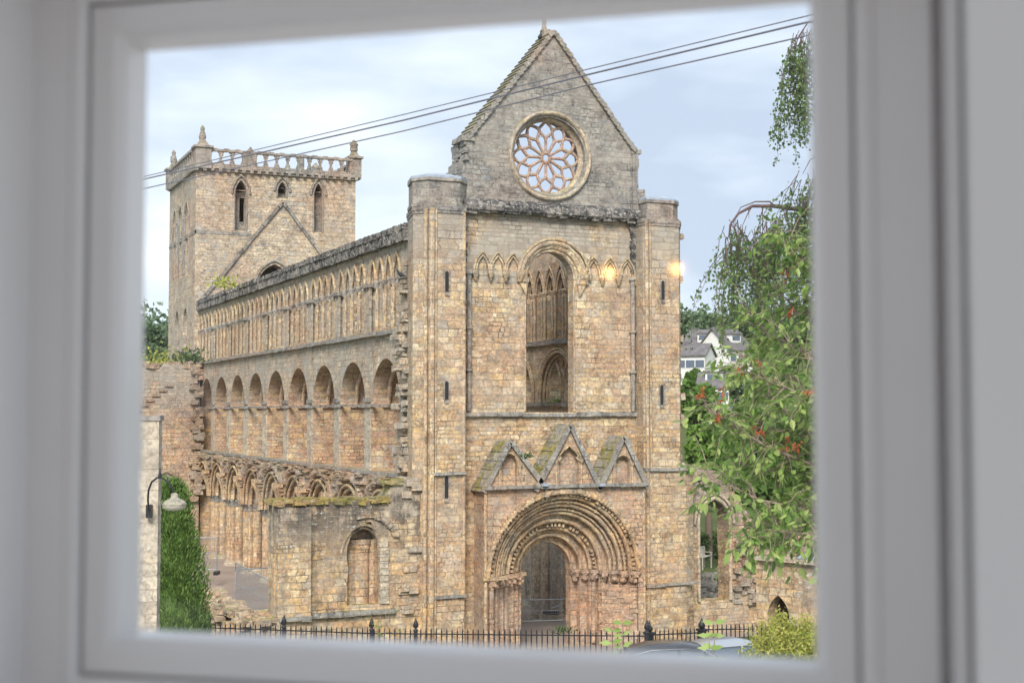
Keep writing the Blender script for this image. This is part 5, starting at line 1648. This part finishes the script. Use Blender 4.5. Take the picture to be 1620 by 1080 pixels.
# ================================================================== HOUSES
M_HW = plain('white harling', (.72,.71,.68), .9, .06, 2); M_SL = plain('grey slate', (.15,.14,.145), .8, .25, 1.5); M_HG = plain('window glass', (.12,.15,.2), .2)
def house(px, py, dep, w, d, hw, hr, yaw, label, dormer=True, below=0):
    p = atd(px, py, dep)                                       # eaves middle front
    z0 = p.z-hw-below; o = Vector((p.x, p.y, z0)); a = Vector((math.cos(yaw), math.sin(yaw), 0)); b = Vector((-math.sin(yaw), math.cos(yaw), 0))
    root = thing('house', tuple(o), label, 'house', 'white houses on the hillside')
    def W(x, y, z): return o+a*x+b*y+up*z
    H = hw+below
    m = MB(); m.obox(o, a, b, up, -w/2, w/2, 0, d, -6, H)
    m.add([W(-w/2, 0, H), W(-w/2, d, H), W(-w/2, d/2, H+hr)], [(0, 1, 2)]); m.add([W(w/2, 0, H), W(w/2, d, H), W(w/2, d/2, H+hr)], [(0, 2, 1)])
    obj('wall', m, M_HW, root)
    m = MB(); e_ = .3
    for s in (0, 1):
        y0 = -e_ if s == 0 else d+e_
        zz = H-e_*hr/(d/2)
        m.add([W(-w/2-e_, y0, zz+.05), W(w/2+e_, y0, zz+.05), W(w/2+e_, d/2, H+hr+.05), W(-w/2-e_, d/2, H+hr+.05), W(-w/2-e_, y0, zz+.25), W(w/2+e_, y0, zz+.25), W(w/2+e_, d/2, H+hr+.27), W(-w/2-e_, d/2, H+hr+.27)],
              [(0,1,2,3), (4,5,6,7), (0,1,5,4), (1,2,6,5), (3,0,4,7)])
    r = obj('roof', m, M_SL, root)
    m = MB(); m.obox(o, a, b, up, -w/2+.4, -w/2+1.3, d/2-.5, d/2+.5, H+hr-.8, H+hr+.5); obj('chimney', m, M_SL, r)
    for i in range(3):
        x = -w/2+w*(i+.5)/3
        m = MB(); m.obox(o, a, b, up, x-.75, x+.75, -.06, .02, H-1.9, H-.6); f_ = obj('window', m, M_HW, root)
        m = MB(); m.obox(o, a, b, up, x-.65, x+.65, -.09, -.05, H-1.8, H-.7); obj('pane', m, M_HG, f_)
    if dormer:
        m = MB(); m.obox(o, a, b, up, -1.2, 1.2, .9, d/2, H+hr*.35, H+hr*.35+1.3); dm = obj('dormer', m, M_HW, root)
        m = MB(); m.obox(o, a, b, up, -.9, .9, .84, .9, H+hr*.35+.4, H+hr*.35+1.1); obj('pane', m, M_HG, dm)
        m = MB(); m.obox(o, a, b, up, -1.4, 1.4, .7, d/2, H+hr*.35+1.3, H+hr*.35+1.5); obj('dormer_roof', m, M_SL, dm)
house(1112, 551, 225, 6.6, 7, 3.2, 3.0, yr-.45, 'largest white house with grey slate roof nearest the abbey turret')
house(1092, 562, 206, 4.4, 5, 2.6, 1.6, yr-.45, 'low white wing in front of the largest white house', False)
house(1172, 553, 222, 6.0, 6.5, 3.6, 3.2, yr+.75, 'white gabled house veiled by the birch curtain')
house(1128, 612, 190, 4.2, 4.5, 2.2, 1.8, yr-.3, 'small white house with dark roof lower on the slope')

# ================================================================== BIRDS, WIRES
def bird(px, py, dep, s, col, label, yaw=0.5, pos=None):
    p = pos or atd(px, py, dep); m = MB()
    a = Vector((math.cos(yaw), math.sin(yaw), 0))
    m.tube([p-a*s*.95+up*.0, p-a*s*.5+up*s*.12, p+up*s*.32, p+a*s*.32+up*s*.5, p+a*s*.38+up*s*.72, p+a*s*.5+up*s*.82, p+a*s*.68+up*s*.78], [.03*s, .14*s, .27*s, .22*s, .13*s, .14*s, .02*s], 8)
    for q in (-1, 1):
        side = Vector((-a.y, a.x, 0))*q*s*.08
        m.tube([p+side+up*s*.1, p+side-up*s*.15], s*.03, 4)
    solo('bird', m, col, label, 'bird')
M_BL = plain('black feathers', (.03,.03,.035), .6); M_WH = plain('white feathers', (.6,.6,.6), .7)
bird(854, 63, 57.5, .34, M_BL, 'black bird perched on the left slope of the gable', 0.9)
bird(634, 438, 57.0, .32, M_BL, 'dark pigeon perched on a clerestory column beside the turret', 2.2)
bird(481, 233, 97.0, .40, M_WH, 'white gull standing on the tower cap', 0.3, Vector((chp.x, chp.y, TZ-.35+2.06)))
def wire(pts, r, label):
    P = [atd(*q) for q in pts]; Q = []
    for i in range(len(P)-1):
        for k in range(10): Q.append(P[i].lerp(P[i+1], k/10))
    Q.append(P[-1]); m = MB(); m.tube(Q, r, 6)
    solo('overhead_wire', m, M_WIRE, label, 'wire', 'overhead wires crossing the sky')
M_WIRE = plain('wire', (.13,.13,.155), .5, .1)
wire([(-400, 430, 16), (230, 283, 13), (640, 190, 11), (925, 119.5, 9.6), (1275, 36, 8.2), (1500, -22, 7.6)], .0065, 'dark overhead wire, middle of the three, crossing the gable')
wire([(-400, 424, 16), (230, 279, 13.2), (640, 181, 11.2), (925, 111, 9.8), (1275, 26, 8.4), (1500, -32, 7.8)], .004, 'added thin line for the glazing double image above the dark wire')  # extra wire built for the doubled image in the glazing
wire([(-400, 436, 16), (230, 298, 13), (640, 207, 11), (925, 136, 9.6), (1262, 60, 8.2), (1500, 5, 7.6)], .0048, 'lowest overhead wire crossing above the rose window')

# ================================================================== ROOM AND WINDOW
beta = math.atan2(810+7600, FPX)
ES = R3*math.sin(beta)-FH*math.cos(beta)                       # along the window, to the right
EN = -R3*math.cos(beta)-FH*math.sin(beta)                      # out of the window into the room
WD = .92
WO = CAM+(ray(757, 652))*WD; WO.z = 0
def winpt(px, py, n):
    d = ray(px, py); o = WO+EN*n
    t = (o-CAM).dot(EN)/d.dot(EN); p = CAM+d*t
    return ((p-WO).dot(ES), p.z)
def LB(mb, s0, s1, n0, n1, z0, z1): return mb.obox(WO, ES, EN, up, s0, s1, n0, n1, z0, z1)
sl = winpt(227, 540, -.006)[0]; sr = winpt(1287, 540, -.006)[0]
zt_ = winpt(757, 44, -.006)[1]; zb_ = winpt(757, 1018, -.006)[1]
M_PAINT = None
T = NT('white gloss paint'); g_ = T.n('ShaderNodeNewGeometry'); nA = T.noise(g_.outputs['Position'], 6, 3)
T.principled(T.mix(nA, (.77,.75,.75,1), (.81,.79,.79,1)), .20, nA, .15, .002, spec=.5); M_PAINT = T.m
def ringloop(mb, prof):
    # prof: (out, n) ; rectangle grows outwards by `out`
    cols = []
    for (o, n) in prof:
        cols.append([(sl-o, zb_-o, n), (sr+o, zb_-o, n), (sr+o, zt_+o, n), (sl-o, zt_+o, n)])
    rows = [[tuple(WO+ES*c[0]+EN*c[2]+up*c[1]) for c in r] for r in cols]
    mb.loft(rows, False, True)
root = thing('casement_window', tuple(WO+up*zb_), 'white painted single pane window frame around the whole view', 'window')
m = MB(); ringloop(m, [(.004, -.012), (.0, -.006), (.0005, .014), (.0015, .020), (.0040, .024), (.0065, .026), (.0095, .0265)])
obj('glazing_bead', m, M_PAINT, root)
m = MB(); ringloop(m, [(.0095, .0265), (.0240, .0265), (.025, .0255), (.025, .019)]); ringloop(m, [(.004, -.012), (.03, -.012), (.03, .0)])
obj('sash', m, M_PAINT, root)
m = MB(); ringloop(m, [(.025, .019), (.0275, .019), (.0275, .0285), (.0305, .031), (.037, .031), (.039, .0295), (.069, .0295), (.071, .0295)])
obj('frame', m, M_PAINT, root)
m = MB(); pass
T = NT('window pane glass')
tr_n = T.n('ShaderNodeBsdfTransparent'); gl = T.n('ShaderNodeBsdfGlossy'); gl.inputs['Roughness'].default_value = 0.045
fr_n = T.n('ShaderNodeFresnel'); fr_n.inputs[0].default_value = 1.45
mx = T.n('ShaderNodeMixShader'); T.l(fr_n.outputs[0], mx.inputs[0]); T.l(tr_n.outputs[0], mx.inputs[1]); T.l(gl.outputs[0], mx.inputs[2]); T.l(mx.outputs[0], T.out.inputs[0])
m2 = MB(); m2.add([tuple(WO+ES*a+up*b+EN*-.008) for a, b in ((sl-.003, zb_-.003), (sr+.003, zb_-.003), (sr+.003, zt_+.003), (sl-.003, zt_+.003))], [(0,1,2,3)])
obj('pane', m2, T.m, root)
# reveals (jambs), head and board: the wall is thicker than the frame
sL = winpt(46, 540, .0295)[0]; sR = winpt(1497, 540, .0295)[0]; zT = zt_+.071; zB = zb_-.071
m = MB(); LB(m, sL-.02, sL, -.02, .135, zB, zT); LB(m, sL, sl-.071, -.02, .0293, zB, zT)
obj('reveal', m, M_PAINT, root)
m = MB()
LB(m, sr+.071, sR-.006, -.02, .0293, zB, zT); LB(m, sR-.006, sR, -.02, .018, zB, zT)
LB(m, sR, sR+.006, -.02, .098, zB-.1, zT+.1); LB(m, sR+.008, sR+.05, -.02, .135, zB-.1, zT+.1)
obj('reveal', m, M_PAINT, root)
m = MB(); LB(m, sL-.02, sR+.02, -.02, .135, zT, zT+.02); obj('window_head', m, M_PAINT, root)
m = MB(); LB(m, sL-.08, sR+.0, -.02, .16, zB-.025, zB); obj('window_board', m, M_PAINT, root)
m = MB(); c0 = WO+ES*(winpt(1612, 1068, .11)[0])+EN*.11+up*(winpt(1612, 1068, .11)[1])
m.tube([c0-up*.06, c0-up*.01, c0], [.016, .016, .012], 16)
obj('frame_peg', m, M_PAINT, root)
# house shell with the room
FZ, CZ = 7.35, 10.8
RS0, RS1, RN = -1.25, 1.25, 2.8
M_WALLI = plain('matt wall paint', (.76,.74,.73), .9, .03)
wl = MB()
w0, w1 = -.12, .135
LB(wl, RS0-.25, sL-.02, w0, w1, 2.0, CZ+1.2); LB(wl, sR+.05, RS1+.25, w0, w1, 2.0, CZ+1.2)
LB(wl, sL-.02, sR+.05, w0, w1, zT+.02, CZ+1.2); LB(wl, sL-.02, sR+.05, w0, w1, 2.0, zB-.025)
struct('window_wall', wl, M_WALLI)
for (ra, rb) in ((RS0-.25, RS0), (RS1, RS1+.25)):              # side walls; broad openings added to let daylight onto the frame
    wl = MB()
    LB(wl, ra, rb, w1, .22, 2.0, CZ+1.2); LB(wl, ra, rb, 2.6, RN, 2.0, CZ+1.2)
    LB(wl, ra, rb, .22, 2.6, 2.0, FZ+.05); LB(wl, ra, rb, .22, 2.6, CZ-.05, CZ+1.2)
    struct('side_wall', wl, M_WALLI)
BO = -.44
wl = MB(); LB(wl, RS0-.25, -BO-.45, RN, RN+.25, 2.0, CZ+1.2); LB(wl, BO+.45, RS1+.25, RN, RN+.25, 2.0, CZ+1.2); LB(wl, -BO-.45, BO+.45, RN, RN+.25, CZ-.15, CZ+1.2); LB(wl, -BO-.45, BO+.45, RN, RN+.25, 2.0, FZ+.2)
struct('back_wall', wl, M_WALLI)
wl = MB(); LB(wl, RS0, RS1, w1, RN, FZ-.2, FZ); struct('floor', wl, plain('grey carpet', (.36,.35,.34), .9, .1, 3))
wl = MB(); LB(wl, RS0, RS1, w1, RN, CZ, CZ+.2); struct('ceiling', wl, plain('ceiling paint', (.75,.75,.73), .9, .02))
# two warm lamps inside the room, seen mirrored in the pane
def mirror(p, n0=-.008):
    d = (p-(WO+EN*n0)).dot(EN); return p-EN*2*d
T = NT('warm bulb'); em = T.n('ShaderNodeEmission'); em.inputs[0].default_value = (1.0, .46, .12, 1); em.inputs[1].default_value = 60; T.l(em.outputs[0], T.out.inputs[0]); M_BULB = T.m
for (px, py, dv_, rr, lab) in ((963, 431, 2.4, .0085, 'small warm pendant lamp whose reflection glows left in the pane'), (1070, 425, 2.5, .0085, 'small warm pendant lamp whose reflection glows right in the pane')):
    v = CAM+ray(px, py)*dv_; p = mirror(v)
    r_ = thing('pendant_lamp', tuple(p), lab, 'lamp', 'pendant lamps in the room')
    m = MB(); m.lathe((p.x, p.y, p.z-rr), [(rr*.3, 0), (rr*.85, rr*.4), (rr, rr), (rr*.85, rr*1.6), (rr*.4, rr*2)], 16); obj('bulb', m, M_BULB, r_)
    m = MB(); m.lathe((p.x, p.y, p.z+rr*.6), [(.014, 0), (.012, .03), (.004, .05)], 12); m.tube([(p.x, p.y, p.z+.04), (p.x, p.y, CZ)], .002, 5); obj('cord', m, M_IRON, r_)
lw = MB()                                                      # low wall seen through the ruined window
a = atd(1095, 912, 66); b = atd(1160, 908, 70)
for i in range(260):
    t = random.random(); c = a.lerp(b, t); zz = random.random()
    lw.rock((c.x, c.y+random.uniform(0, .5), c.z-zz**1.3*1.6), (random.uniform(.25, .5), random.uniform(.25, .4), random.uniform(.14, .24)), .2)
solo('garden_wall', lw, M_MOSS, 'low mossy garden wall seen through the tall ruined window gap', 'wall')
